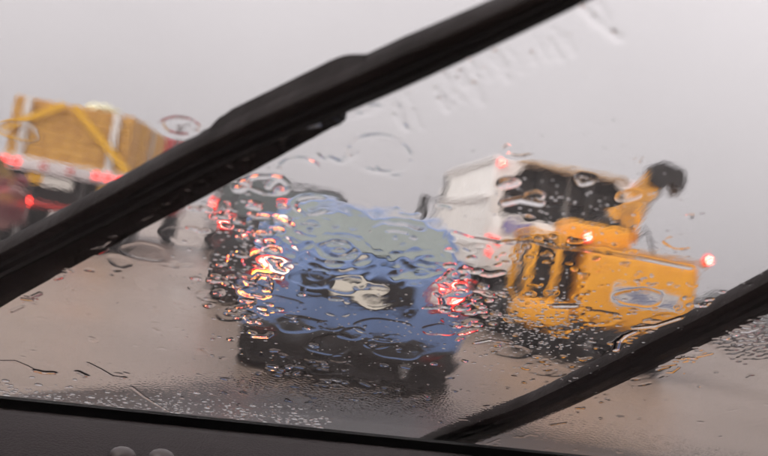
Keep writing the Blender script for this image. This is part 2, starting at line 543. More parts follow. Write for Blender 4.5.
        from_bm('mirror', bm, paint, t)
    # ---- rear end
    lz0, lz1 = (belt - .30, belt - .06)
    if kind in ('suv',):
        lz0, lz1 = belt - .20, belt + .06
    if kind == 'van':
        lz0, lz1 = belt - .15, belt + .25
    for s in (-1, 1):
        x0, x1 = w * .62, w * .955
        if kind in ('van', 'suv'):
            x0, x1 = w * .76, w * .955
        lx0, lx1 = min(s * x0, s * x1), max(s * x0, s * x1)
        lm = light if not (left_light and s < 0) else left_light
        hs_ = box('tail_light', 'lens_red', t, lx0, lx1, -.012, .12, lz0, lz1, .025, 3)
        xm = s * (x0 + (x1 - x0) * .62)
        box('brake_lens', lm, hs_, xm - .065, xm + .065, -.019, -.006, lz0 + .09, lz1 - .03, .02, 2)
        if light != 'lens_red':
            zc = (lz0 + lz1) / 2 + .03
            lathe('bulb', 'lamp_core', hs_, [(-.028, .012), (-.024, .024), (-.018, .026)], 14, 'y', (xm, 0, zc))
        if detail:
            xi = s * (x0 + (x1 - x0) * .25)
            box('reversing_lens', 'reverse_white' if (left_light and s < 0) else 'lens_clear', hs_, xi - .05, xi + .05, -.018, -.006, lz0 + .09, lz1 - .05, .015, 2)
            box('indicator_lens', 'amber' if (left_light and s < 0) else 'lens_red', hs_, xm - .05, xm + .06, -.018, -.006, lz0 + .02, lz0 + .075, .012, 2)
    box('bumper', 'black_plastic' if kind != 'sedan' else paint, t, -w * .93, w * .93, -.05, .14, zb + .0, zb + .20, .04, 3)
    box('underbody', 'dark_steel', t, -w * .86, w * .86, .06, L - .25, .13, zb + .10, .02)
    pr = box('plate_recess', 'black_plastic', t, -.42, .42, -.014, .05, belt - .34, belt - .12, .02, 2)
    box('number_plate', plate, pr, -.19, .19, -.026, -.012, belt - .30, belt - .175, .004, 1)
    if detail:
        hd = box('tailgate_handle', paint, t, -.36, .36, -.03, .02, belt - .12, belt - .075, .012, 2)
        box('rear_wiper', 'rubber', t, -.02, .34, A[0] + .0, A[0] + .02, belt + .03, belt + .05, .005, 1)
        lathe('exhaust', 'steel_rim', t, [(-.04, .028), (.25, .028), (.25, .02), (-.03, .022)], 14, 'y', (w * .5, 0, zb - .02))
        for s in (-1, 1):
            box('reflector', 'reflector_red', t, s * w * .72 - .09, s * w * .72 + .09, -.057, -.045, zb + .09, zb + .13, .004, 1)
            box('door_handle', paint, t, min(s * (w - .005), s * (w + .025)), max(s * (w - .005), s * (w + .025)), ym - .35, ym - .17, belt - .13, belt - .10, .008, 1)
    if third:
        z3 = third_z or H - .06; y3 = A[0] + (B[0] - A[0]) * (z3 - A[1]) / (B[1] - A[1])
        box('high_brake_light', light, t, -.13, .13, y3 - .035, y3 + .0, z3 - .028, z3 + .028, .006, 1)
    # ---- front lamps
    for s in (-1, 1):
        box('headlight', 'lens_clear', t, s * w * .62 - .16, s * w * .62 + .16, L - .22, L - .05, belt - .40, belt - .27, .04, 2)
    box('grille', 'black_plastic', t, -w * .40, w * .40, L - .10, L + .008, belt - .52, belt - .38, .02, 2)
    return t

make_car('blue_hatchback', 'blue hatchback with pale number plate and lit brake lights behind the dark car',
         place(-14, 7.9), HEAD * .45, W=1.74, L=3.95, H=1.42, belt=1.02, zb=.28, paint='blue_paint', kind='hatch', light='tail_red', glass='rear_glass',
         plate='beige_plate', left_light='brake_red', third=False)
make_car('dark_suv', 'black tall car with lit tail lights just ahead of the blue hatchback',
         place(-95, 13.2), HEAD, W=1.76, L=4.3, H=1.68, belt=1.08, zb=.34, paint='black_paint', kind='suv', light='lamp_red', wr=.34, third_z=1.40)
make_car('silver_van', 'pale silver van far ahead in the mist beyond the black tall car',
         place(-140, 27), HEAD, W=1.85, L=4.6, H=1.95, belt=1.15, zb=.35, paint='silver_paint', kind='van', light='lamp_red', wr=.32, detail=False, third=False)
make_car('maroon_sedan', 'maroon sedan waiting close behind the loaded flatbed truck',
         place(-505, 13.2), HEAD, W=1.72, L=4.4, H=1.42, belt=1.0, zb=.28, paint='maroon_paint', kind='sedan', light='lens_red', third=False)
make_car('grey_sedan', 'dark grey sedan far off in the lane past the yellow machine',
         place(398, 28), HEAD, W=1.75, L=4.4, H=1.45, belt=1.0, zb=.28, paint='grey_paint', kind='sedan', light='lens_red', detail=False, third=False)

# ------------------------------------------------------------------ white refuse truck
def refuse_truck():
    t = empty('refuse_truck', 'white box truck with dark open rear hopper and red corner lamps', 'truck', place(173, 17.6), HEAD)
    w, z0, z1, L = 1.225, .98, 2.88, 6.1
    box('side_wall', 'white_paint', t, -w, -w + .06, 0.0, L, z0, z1, .015)
    box('side_wall', 'white_paint', t, w - .06, w, 0.0, L, z0, z1, .015)
    box('box_roof', 'white_paint', t, -w + .062, w - .062, .02, L - .02, z1 - .065, z1 - .004, .01)
    box('box_floor', 'dark_steel', t, -w + .062, w - .062, .10, L - .02, z0, z0 + .08, .01)
    box('front_wall', 'white_paint', t, -w + .062, w - .062, L - .08, L - .02, z0 + .082, z1 - .067, .01)
    # rear frame round the hopper mouth
    box('rear_panel', 'white_paint', t, -w + .062, w - .062, -.03, .05, z0, 1.93, .012)
    prism('rear_corner', 'white_paint', t, [(-w + .063, 1.935), (-w + .20, 1.935), (-w + .20, 2.45), (-w + .50, 2.80), (-w + .063, 2.80)], -.03, .05, 'y', .006, 1)
    prism('rear_corner', 'white_paint', t, [(w - .063, 1.935), (w - .063, 2.80), (w - .45, 2.80), (w - .18, 2.50), (w - .18, 1.935)], -.03, .05, 'y', .006, 1)
    box('mouth_trim', 'cream_trim', t, -w + .35, w - .25, -.05, .06, 2.805, 2.90, .015)
    for i, (a, b) in enumerate(((.35, 1.95), (.30, 2.30), (.45, 2.62))):
        box('hopper_shade_plate', 'dark_steel', t, -w + .07, w - .07, a, a + .05, b - .02, b + .30, .01)  # added dark plates give the open hopper its deep shade by colour
    box('hopper_sill', 'dark_steel', t, -w + .2, w - .18, .05, .35, 1.90, 1.93, .006)
    box('packer_arm', 'dark_steel', t, -.45, -.30, .15, .28, 1.93, 2.80, .02)
    box('packer_arm', 'dark_steel', t, .35, .50, .15, .28, 1.93, 2.80, .02)
    lathe('packer_ram', 'steel_rim', t, [(1.93, .05), (2.4, .05), (2.4, .03), (2.8, .03)], 14, 'z', (.08, .2, 0))
    # ribs and rails of the side
    for s in (-1, 1):
        for k in range(9):
            y = .15 + k * .72
            box('side_rib', 'white_paint', t, min(s * (w - .004), s * (w + .045)), max(s * (w - .004), s * (w + .045)), y, y + .07, z0 + .05, z1 - .10, .01)
        for z in (1.35, 2.15, z1 - .09):
            box('side_rail', 'white_paint', t, min(s * (w - .003), s * (w + .06)), max(s * (w - .003), s * (w + .06)), .02, L - .05, z, z + .07, .012)
        box('vent_slot', 'dark_steel', t, min(s * (w + .001), s * (w + .052)), max(s * (w + .001), s * (w + .052)), L - .50, L - .25, 2.25, 2.72, .01)
        lm = lathe('marker_lamp', 'lamp_red', t, [(-.08, .045), (-.05, .058), (-.02, .06), (.0, .05)], 18, 'y', (s * (w - .07), -.02, 2.76))
        lathe('bulb', 'lamp_core', lm, [(-.088, .012), (-.084, .02), (-.078, .02)], 12, 'y', (s * (w - .07), -.02, 2.76))
    for x, z in ((-w + .10, 1.50), (-w + .22, 1.48), (-w + .10, 1.28)):
        box('rear_lamp', 'lamp_red', t, x - .045, x + .045, -.065, -.032, z - .035, z + .035, .01)
    d = box('decal', 'decal_pale', t, -.98, -.42, -.042, -.028, 1.58, 1.90, .004, 1)
    for k in range(3):
        box('decal_mark', 'decal_violet', d, -.92 + k * .15, -.80 + k * .15, -.048, -.040, 1.64, 1.85, .003, 1)
    # chassis, bumper, wheels
    box('chassis', 'dark_steel', t, -.5, .5, .1, 8.0, .62, .97, .02)
    box('rear_bumper', 'dark_steel', t, -1.15, 1.15, -.12, .05, .45, .66, .02)
    box('side_guard', 'dark_steel', t, -1.18, -1.12, 2.4, 5.6, .45, .85, .02)
    box('side_guard', 'dark_steel', t, 1.12, 1.18, 2.4, 5.6, .45, .85, .02)
    box('mud_flap', 'rubber', t, -1.18, -.62, .55, .58, .18, .95, .008)
    box('mud_flap', 'rubber', t, .62, 1.18, .55, .58, .18, .95, .008)
    for y in (1.35, 7.2):
        for s in (-1, 1):
            wheel(t, s * 1.02, y, .48, .30, s, 'steel_rim', 6)
            if y < 3:
                wheel(t, s * .68, y, .48, .28, s, 'steel_rim', 6)
    # cab
    cab = prism('cab', 'white_paint', t, [(6.25, .75), (6.25, 2.55), (6.5, 2.68), (7.75, 2.62), (8.25, 1.75), (8.35, .75)], -1.12, 1.12, 'x', .05, 3)
    for s in (-1, 1):
        prism('cab_window', 'car_glass', t, [(6.95, 1.75), (7.0, 2.40), (7.68, 2.40), (8.05, 1.75)], min(s * 1.10, s * 1.128), max(s * 1.10, s * 1.128), 'x')
        mr = box('side_mirror', 'black_plastic', t, min(s * 1.34, s * 1.52), max(s * 1.34, s * 1.52), 7.7, 7.8, 1.75, 2.35, .03)
        tube('mirror_stalk', 'dark_steel', mr, [(s * 1.10, 7.72, 2.25), (s * 1.42, 7.75, 2.30)], .02)
    return t
refuse_truck()

# ------------------------------------------------------------------ yellow construction machine
def construction_machine():
    t = empty('construction_machine', 'yellow construction machine with raised black-tipped arm behind the white truck', 'construction machine', place(233, 14.0), HEAD * .6)
    # engine housing with a rounded rear face
    bm = bmesh.new()
    bm_box(bm, -.38, 1.17, 0.0, 1.5, .56, 1.60, .14, 4)
    hs_ = from_bm('engine_housing', bm, 'yellow_paint', t)
    d = box('decal', 'decal_pale', hs_, .05, .95, -.008, .01, .90, 1.16, .003, 1)
    for k, (a, b, c0, c1) in enumerate(((.10, .50, 1.06, 1.12), (.30, .90, .98, 1.04), (.12, .34, .93, .965))):
        box('decal_mark', 'decal_blue', d, a, b, -.013, -.006, c0, c1, .002, 1)
    for k in range(5):
        box('vent_slat', 'yellow_worn', hs_, 1.166, 1.182, .3 + k * .2, .42 + k * .2, .85, 1.35, .003, 1)
    box('top_rail', 'yellow_worn', t, -.44, 1.22, .03, .09, 1.605, 1.645, .01)
    for x in (-.42, 1.21):
        lm = lathe('lamp', 'lamp_red', t, [(-.075, .045), (-.05, .06), (-.01, .062), (.03, .05)], 20, 'y', (x, .0, 1.69))
        lathe('bulb', 'lamp_core', lm, [(-.085, .016), (-.08, .028), (-.072, .028)], 14, 'y', (x, .0, 1.69))
        box('lamp_bracket', 'yellow_worn', lm, x - .03, x + .03, .02, .10, 1.58, 1.72, .008)
    # raised deck with the arm's turret
    box('turret', 'yellow_paint', t, -.56, .30, .45, 1.55, 1.602, 1.90, .05, 3)
    box('turret_cover', 'dark_steel', t, -.15, .16, .5, .9, 1.902, 2.02, .03)
    box('turret_cheek', 'yellow_paint', t, .08, .13, .75, 1.25, 1.88, 2.20, .015)
    box('turret_cheek', 'yellow_paint', t, .40, .45, .75, 1.25, 1.75, 2.20, .015)
    # arm: tapering box boom, leaning out to the side
    def boom(name, mat, pts, wd):
        bm = bmesh.new(); rings = []
        for i, (p, h) in enumerate(pts):
            p = Vector(p)
            dd = (Vector(pts[min(i + 1, len(pts) - 1)][0]) - Vector(pts[max(i - 1, 0)][0])).normalized()
            sx = Vector((1, 0, 0)); sx = (sx - dd * sx.dot(dd)).normalized(); sy = dd.cross(sx)
            rings.append([bm.verts.new(p + sx * a * h + sy * b * wd) for a, b in ((-1, -1), (1, -1), (1, 1), (-1, 1))])
        for i in range(len(rings) - 1):
            for k in range(4):
                bm.faces.new((rings[i][k], rings[i][(k + 1) % 4], rings[i + 1][(k + 1) % 4], rings[i + 1][k]))
        bm.faces.new(rings[0]); bm.faces.new(rings[-1][::-1])
        bmesh.ops.recalc_face_normals(bm, faces=bm.faces)
        bmesh.ops.bevel(bm, geom=list(bm.edges), offset=.015, segments=2, affect='EDGES')
        return from_bm(name, bm, mat, t)
    arm = boom('arm', 'yellow_worn', [((.26, .95, 1.86), .16), ((.38, 1.05, 2.2), .18), ((.56, 1.2, 2.5), .16), ((.72, 1.3, 2.76), .14)], .12)
    lathe('arm_pin', 'steel_rim', arm, [(.02, .06), (.52, .06)], 14, 'x', (0, 1.0, 2.08))
    tube('hydraulic_ram', 'steel_rim', t, [(.36, .80, 1.95), (.54, .98, 2.25), (.80, 1.15, 2.62)], .035, 10)
    tube('hose', 'rubber', t, [(.46, .85, 1.80), (.60, .9, 1.98), (.70, .95, 1.85), (.78, .9, 1.62)], .018, 8)
    tip = prism('bucket', 'dark_steel', t, [(.56, 2.66), (.60, 2.90), (.72, 2.98), (1.02, 2.93), (1.08, 2.84), (1.07, 2.62), (1.0, 2.60), (.96, 2.68), (.86, 2.66), (.74, 2.58)], 1.05, 1.50, 'y', .015, 2)
    for k in range(3):
        prism('bucket_tooth', 'steel_rim', tip, [(1.035, 2.63), (.985, 2.61), (1.0, 2.53)], 1.08 + k * .15, 1.16 + k * .15, 'y')
    # open frame with ladder on the other side
    for x in (-1.12, -.78):
        box('frame_post', 'yellow_paint', t, x, x + .10, .06, .16, .74, 1.60, .015)
    box('frame_post', 'yellow_paint', t, -1.12, -1.02, 1.3, 1.4, .74, 1.60, .015)
    box('frame_top', 'yellow_paint', t, -1.14, -.40, .04, 1.42, 1.602, 1.66, .015)
    for k in range(3):
        box('ladder_rung', 'dark_steel', t, -1.02, -.78, .08, .13, .90 + k * .2, .93 + k * .2, .006)
    box('radiator', 'dark_steel', t, -1.0, -.40, .55, 1.3, .72, 1.58, .02)
    bm = bmesh.new()
    bm_box(bm, -1.10, -.42, -.02, 1.1, .40, .78, .12, 4)
    from_bm('fuel_tank', bm, 'yellow_paint', t)
    # undercarriage, wheels
    box('chassis', 'dark_steel', t, -.75, .95, .1, 3.6, .34, .60, .03)
    box('front_hood', 'yellow_paint', t, -.55, .85, 1.52, 3.7, .62, 1.45, .12, 4)
    for y in (.85, 3.1):
        for s in (-1, 1):
            wheel(t, s * .86 + .05, y, .42, .34, s, 'steel_rim', 6)
    tube('tow_hook', 'dark_steel', t, [(.15, .12, .42), (.15, -.12, .42), (.22, -.18, .42), (.29, -.12, .42)], .025, 8)
    return t
construction_machine()

# ------------------------------------------------------------------ flatbed truck and its load
FB = place(-330, 19.0)
def flatbed_truck():
    t = empty('flatbed_truck', 'flatbed truck with red cab and a row of red lamps on its white tail beam', 'truck', FB, HEAD)
    box('deck', 'beam_white', t, -1.25, 1.25, .10, 7.6, 1.30, 1.42, .012)
    bm_ = box('tail_beam', 'beam_white', t, -1.27, 1.27, -.02, .098, 1.22, 1.45, .012)
    for x, m in ((-.94, 'tape_red_glow'), (-.75, 'tape_red_glow'), (-1.14, 'tape_red_glow'), (-.27, 'tape_pink'), (.20, 'tape_pink'), (.66, 'tape_red_glow'), (.87, 'tape_red_glow'), (1.08, 'tape_red_glow')):
        box('lamp', m, bm_, x - .075, x + .075, -.034, -.018, 1.275, 1.405, .008, 1)
    for s in (-1, 1):
        for k in range(8):
            y = .3 + k * .9
            box('side_tape', 'tape_red_glow' if k % 2 else 'post_white', t, min(s * 1.249, s * 1.258), max(s * 1.249, s * 1.258), y, y + .4, 1.33, 1.39, .002, 1)
        box('chassis_rail', 'dark_steel', t, s * .45 - .06, s * .45 + .06, .08, 9.8, .95, 1.298, .01)
        box('mud_flap', 'rubber', t, s * .9 - .3, s * .9 + .3, .42, .45, .22, 1.0, .008)
    for x0, x1, z0, z1 in ((-.55, -.25, 1.02, 1.2), (.72, 1.14, .72, 1.18)):
        box('tool_box', 'strap_yellow', t, x0, x1, .05, .40, z0, z1, .02)
    box('number_plate', 'white_plate', t, -.27, .27, .03, .05, 1.0, 1.19, .004, 1)
    box('cross_member', 'dark_steel', t, -1.0, .70, .46, .58, .55, 1.29, .02)
    ub = box('underride_bar', 'red_paint', t, -.85, .85, -.02, .06, .60, .72, .015)
    for s in (-1, 1):
        box('bar_bracket', 'dark_steel', ub, s * .45 - .05, s * .45 + .05, .0, .055, .722, .95, .01)
        lathe('tail_lamp', 'bright_red' if s < 0 else 'tail_red', ub, [(-.06, .06), (-.02, .075), (.0, .075)], 18, 'y', (s * .45, -.02, .68))
    for y in (.95, 2.1):
        for s in (-1, 1):
            wheel(t, s * 1.06, y, .48, .28, s, 'steel_rim', 6)
            wheel(t, s * .74, y, .48, .28, s, 'steel_rim', 6)
    for s in (-1, 1):
        wheel(t, s * 1.02, 9.2, .48, .30, s, 'steel_rim', 6)
    prism('cab', 'red_paint', t, [(7.9, .75), (7.9, 2.55), (8.15, 2.72), (9.5, 2.66), (10.0, 1.75), (10.1, .75)], -1.26, 1.26, 'x', .05, 3)
    for s in (-1, 1):
        prism('cab_window', 'car_glass', t, [(8.6, 1.75), (8.65, 2.42), (9.42, 2.42), (9.8, 1.75)], min(s * 1.24, s * 1.268), max(s * 1.24, s * 1.268), 'x')
        mr = box('side_mirror', 'black_plastic', t, min(s * 1.40, s * 1.58), max(s * 1.40, s * 1.58), 9.4, 9.5, 1.75, 2.3, .03)
        tube('mirror_stalk', 'dark_steel', mr, [(s * 1.22, 9.42, 2.2), (s * 1.50, 9.45, 2.25)], .02)
    box('cab_rear_window', 'car_glass', t, -.6, .6, 7.888, 7.91, 1.9, 2.4, .004, 1)
    tube('exhaust_stack', 'steel_rim', t, [(1.0, 7.75, .9), (1.0, 7.75, 2.95), (1.0, 7.68, 3.05)], .06, 12)
    box('headboard', 'red_paint', t, -1.25, 1.25, 5.45, 5.57, 1.425, 2.55, .02)
    box('cargo_box', 'red_paint', t, .25, 1.24, 5.75, 7.35, 1.425, 2.35, .03)
    return t
flatbed_truck()

def crate():
    t = empty('crate', 'long ochre timber crate tied down with yellow straps on the flatbed', 'crate', (FB[0], FB[1], 1.424), HEAD)
    x0, x1, L, h = -1.02, 1.10, 4.9, 1.07
    box('core', 'crate_wood', t, x0 + .03, x1 - .03, .16, L, 0.0, h - .02, .01)
    nb = 7
    for k in range(nb):
        z = .01 + k * (h - .02) / nb
        zz = z + (h - .02) / nb - .014
        j = random.uniform(-.006, .006)
        box('plank', 'crate_wood', t, x0, x1, .128 + j, .158 + j, z, zz, .006, 1)
        box('plank', 'crate_wood', t, x1 - .028 + j, x1 + .002 + j, .165, L, z, zz, .006, 1)
        box('plank', 'crate_wood', t, x0 - .002 - j, x0 + .028 - j, .165, L, z, zz, .006, 1)
    for k in range(8):
        y = .17 + k * (L - .17) / 8
        box('lid_board', 'crate_wood', t, x0, x1, y, y + (L - .17) / 8 - .012, h - .018, h + .012, .006, 1)
    for x in (-.76, .82):
        box('white_batten', 'post_white', t, x - .07, x + .07, .07, .118, 0.0, h + .01, .01)
    for y in (2.6,):
        box('white_batten', 'post_white', t, x1 + .012, x1 + .05, y, y + .13, 0.0, h + .01, .01)
    def strap(p, q, y0=.035):
        (ax, az), (bx_, bz) = p, q
        d = Vector((bx_ - ax, 0, bz - az)); n = Vector((-d.z, 0, d.x)).normalized() * .062
        bm = bmesh.new()
        pts = [Vector((ax, y0, az)) + n, Vector((ax, y0, az)) - n, Vector((bx_, y0, bz)) - n, Vector((bx_, y0, bz)) + n]
        A = [bm.verts.new(v) for v in pts]; B = [bm.verts.new(v + Vector((0, .02, 0))) for v in pts]
        bm.faces.new(A); bm.faces.new(B[::-1])
        for i in range(4):
            bm.faces.new((A[i], B[i], B[(i + 1) % 4], A[(i + 1) % 4]))
        from_bm('strap', bm, 'strap_yellow', t)
    strap((-.12, h + .0), (-1.14, .44)); strap((.04, h + .0), (1.18, .08))
    for y in (1.4, 3.1):
        box('strap', 'strap_yellow', t, x0 - .03, x1 + .03, y, y + .12, h + .014, h + .026, .004, 1)
        box('strap', 'strap_yellow', t, x1 + .016, x1 + .03, y, y + .12, 0, h + .012, .004, 1)
    return t
crate()

def bundle():
    bm = bmesh.new()
    bmesh.ops.create_icosphere(bm, subdivisions=4, radius=1.0)
    for v in bm.verts:
        c = v.co
        f = 1 + .10 * math.sin(5 * c.x + 2 * c.y) * math.cos(4 * c.y + 1.3) + .05 * math.sin(11 * c.x + 7 * c.z)
        v.co = Vector((c.x * .30 * f, c.y * .45 * f, max(c.z, -.35) * .13 * f + .045))
    o = from_bm('tarpaulin_bundle', bm, 'tarp_pale', None)
    mt = Matrix.Rotation(HEAD, 4, 'Z')
    p = mt @ Vector((.42, .75, 0))
    o.location = (FB[0] + p.x, FB[1] + p.y, 1.424 + 1.085)
    o.rotation_euler = (0, 0, HEAD)
    tag(o, 'folded pale yellow tarpaulin lying on the ochre crate', 'tarpaulin')
bundle()

# ------------------------------------------------------------------ own car: windshield plane
def P_at(px, py, depth):
    return EYE + ray(px, py) * depth
BL, BR = P_at(0, 394, .87), P_at(430, 438, .95)
EU = (BR - BL).normalized()
h_ = Vector((-EU.y, EU.x, 0)).normalized() * -1          # horizontal, towards the driver
RAKE = RAD(29)
EV = (h_ * math.cos(RAKE) + Vector((0, 0, 1)) * math.sin(RAKE))
EV = (EV - EU * EV.dot(EU)).normalized()
EN = EU.cross(EV).normalized()
if EN.z < 0:
    EN = -EN
O0 = BL.copy()
GT = 0.004                                               # glass thickness
WT = GT + 0.0003                                         # underside of the water

def uv_of(px, py, n=0.0):
    r = ray(px, py)
    t = ((O0 + EN * n) - EYE).dot(EN) / r.dot(EN)
    p = EYE + r * t - O0
    return p.dot(EU), p.dot(EV)

def on_glass(u, v, n=0.0):
    return O0 + EU * u + EV * v + EN * n

def gl(px, py, n=0.0):
    u, v = uv_of(px, py, n)
    return on_glass(u, v, n)

ego = empty('car', 'dark car with rain-covered windshield, black wipers and brown dashboard', 'car', (0, 0.9, 0), 0)
def egoparent(o):
    o.parent = ego
    o.matrix_parent_inverse = Matrix.Translation((0, -.9, 0))
    return o
def glass_box(name, mat, u0, u1, v0, v1, n0, n1, bev=0.0):
    mt = Matrix((EU, EV, EN)).transposed().to_4x4(); mt.translation = O0
    bm = bmesh.new()
    bm_box(bm, u0, u1, v0, v1, n0, n1, bev, 2)
    bmesh.ops.transform(bm, matrix=mt, verts=bm.verts)
    return egoparent(from_bm(name, bm, mat, None))
U_L, U_R, V_T = -.42, .98, .74
pane = glass_box('windshield', 'pane', U_L, U_R, -.055, V_T, 0, GT)
fr_ = glass_box('frit_band', 'frit', U_L, U_R, -.075, -.002, -.0030, -.0006)
fr_.parent = pane; fr_.matrix_parent_inverse = Matrix.Translation((0, -.9, 0)) if False else Matrix.Identity(4)
pane_mw = Matrix.Translation((0, -.9, 0))
# frit is a child of the pane, the pane a child of the car
fr_.matrix_parent_inverse = Matrix.Identity(4)

# A pillars, header, roof lining: unseen, put in to block light from above
tl, tr_ = on_glass(U_L, V_T), on_glass(U_R, V_T)
for (ua, nm) in ((U_L, -1), (U_R, 1)):
    a0, a1 = (ua - .09, ua + .0) if nm < 0 else (ua, ua + .09)
    glass_box('roof_pillar', 'headliner', a0, a1, -.05, V_T + .05, -.05, .02, .01)
glass_box('header_rail', 'headliner', U_L, U_R, V_T - .015, V_T + .10, -.05, .02, .01)
rz_ = math.atan2(EU.y, EU.x)
ctr = on_glass((U_L + U_R) / 2, V_T + .1)
bm = bmesh.new()
bm_box(bm, -.78, .78, -1.7, .05, -.03, .02, .01, 2, Matrix.Translation(ctr) @ Matrix.Rotation(rz_, 4, 'Z'))
egoparent(from_bm('roof_lining', bm, 'headliner', None))

# dashboard: sheet with a soft crest, running from under the glass towards the driver
def dash():
    bm = bmesh.new()
    rows, cols = 14, 40
    hd = Vector((h_.x, h_.y, 0)).normalized()
    prof = [(-.045, -.045), (-.02, -.024), (.0, -.0145), (.02, -.012), (.045, -.0125), (.08, -.016), (.12, -.022), (.17, -.031), (.22, -.045), (.27, -.065), (.31, -.10), (.33, -.16), (.335, -.24), (.335, -.33)]
    grid = []
    for (a, dz) in prof:
        row = []
        for j in range(cols + 1):
            u = U_L + (U_R - U_L) * j / cols
            bulge = .004 * math.sin(u * 6 + 1)
            p = O0 + EU * u + hd * a + Vector((0, 0, dz + (bulge if a > .02 else 0)))
            row.append(bm.verts.new(p))
        grid.append(row)
    for i in range(len(grid) - 1):
        for j in range(cols):
            bm.faces.new((grid[i][j], grid[i][j + 1], grid[i + 1][j + 1], grid[i + 1][j]))
    o = from_bm('dashboard', bm, 'dashboard', None, True, False)
    md = o.modifiers.new('solid', 'SOLIDIFY'); md.thickness = .006; md.offset = 0
    return egoparent(o)
dsh = dash()

def dash_hit(px, py):
    r = ray(px, py)
    z = O0.z - .0115
    t = (z - EYE.z) / r.z
    return EYE + r * t
for (px, py, rr) in ((122, 459, .0098), (161, 461, .0098)):
    p = dash_hit(px, py)
    lathe_pts = [(-.012, rr), (.002, rr), (.0045, rr * .95), (.0068, rr * .75), (.0082, rr * .45), (.0088, rr * .15)]
    egoparent(lathe('sensor_dome', 'dash_dome', None, lathe_pts, 24, 'z', tuple(p)))

# cowl and hood outside the glass
def hood():
    bm = bmesh.new()
    nu, nv = 36, 30
    f = Vector((-math.sin(HEAD * 1.0), math.cos(HEAD * 1.0), 0)); r = Vector((f.y, -f.x, 0))
    c0 = Vector((.31, .99, 0))
    grid = []
    for i in range(nv + 1):
        a = i / nv
        y = 1.75 * a
        row = []
        for j in range(nu + 1):
            b = -1 + 2 * j / nu
            wd = .88 - .10 * a * a
            z = 1.003 - .095 * a - .17 * a ** 3.2 - .055 * b * b - .03 * abs(b) ** 6
            z += .012 * math.exp(-((abs(b) - .55) / .08) ** 2)
            bow = -.16 * b * b * (1 - a) - .25 * b * b * a
            if abs(b) > .97:
                z -= .05
            row.append(bm.verts.new(c0 + r * (b * wd) + f * (y + bow) + Vector((0, 0, z))))
        grid.append(row)
    for i in range(nv):
        for j in range(nu):
            bm.faces.new((grid[i][j], grid[i][j + 1], grid[i + 1][j + 1], grid[i + 1][j]))
    # front drop
    last = grid[-1]
    low = [bm.verts.new(v.co + f * .10 - Vector((0, 0, .16))) for v in last]
    low2 = [bm.verts.new(v.co + f * .04 - Vector((0, 0, .32))) for v in low]
    for A, B in ((last, low), (low, low2)):
        for j in range(nu):
            bm.faces.new((A[j], A[j + 1], B[j + 1], B[j]))
    for side in (0, nu):
        col = [row[side] for row in grid] + [low[side], low2[side]]
        dn = [bm.verts.new(Vector((v.co.x, v.co.y, .32))) for v in col]
        for i in range(len(col) - 1):
            try:
                bm.faces.new((col[i], col[i + 1], dn[i + 1], dn[i]))
            except ValueError:
                pass
    o = from_bm('hood', bm, 'hood_paint', None, True, True)
    egoparent(o)
    for s in (-1, 1):
        p = c0 + r * (s * .70) + f * 1.05
        w_ = wheel(None, p.x, p.y, .30, .20, s)
        w_.rotation_euler = (0, 0, HEAD)
        egoparent(w_)
hood()
glass_box('cowl_panel', 'black_plastic', U_L, U_R, -.16, -.056, -.045, -.030, .004)

# ------------------------------------------------------------------ wipers
def blade_parts(root, path_px, spoiler, rubber, taper, n0, nm=1):
    pts = []
    # smooth the pixel path in glass coordinates
    uv = [uv_of(x, y, GT) for x, y in path_px]
    us = np.array([a for a, b in uv]); vs = np.array([b for a, b in uv])
    tt = np.concatenate([[0], np.cumsum(np.hypot(np.diff(us), np.diff(vs)))])
    N = 60
    T = np.linspace(0, tt[-1], N)
    uu, vv = np.interp(T, tt, us), np.interp(T, tt, vs)
    for _ in range(12):
        uu[1:-1] = (uu[:-2] + 2 * uu[1:-1] + uu[2:]) / 4
        vv[1:-1] = (vv[:-2] + 2 * vv[1:-1] + vv[2:]) / 4
    path = [on_glass(a, b, n0) for a, b in zip(uu, vv)]
    d = (path[-1] - path[0]).normalized()
    sv = EN.cross(d).normalized()
    if sv.dot(EV) < 0:
        sv = -sv
    tp = [min(1.0, taper[0] + (1 - taper[0]) * k / 12, taper[1] + (1 - taper[1]) * (N - 1 - k) / 12) for k in range(N)]
    a = sweep('blade', 'wiper_spoiler', root, path, (sv, EN), spoiler, tp)
    b = sweep('rubber', 'rubber', root, path, (sv, EN), rubber, tp)
    return path, sv, a

def wiper(name):
    o = bpy.data.objects.new(name, None); o.empty_display_size = .05
    COL.objects.link(o)
    egoparent(o)
    return o

mm = .001
W1 = wiper('wiper')
sp1 = [(-5 * mm, 7 * mm), (-6 * mm, 11 * mm), (-4 * mm, 15 * mm), (1 * mm, 23 * mm), (4.5 * mm, 24 * mm), (7 * mm, 20 * mm), (10 * mm, 13 * mm), (10 * mm, 8.5 * mm), (8 * mm, 7 * mm)]
rb1 = [(-2.2 * mm, .3 * mm), (-1 * mm, .3 * mm), (-.2 * mm, 3 * mm), (3.5 * mm, 4 * mm), (4 * mm, 7.2 * mm), (-3.5 * mm, 7.2 * mm), (-4 * mm, 4.5 * mm)]
NB = GT + 1.6 * mm
path1, sv1, bl1 = blade_parts(W1, [(-110, 330), (-60, 306), (0, 279), (110, 224), (200, 176), (300, 131), (370, 104), (500, 44), (588, 2), (650, -28)], sp1, rb1, (.6, .7), NB)
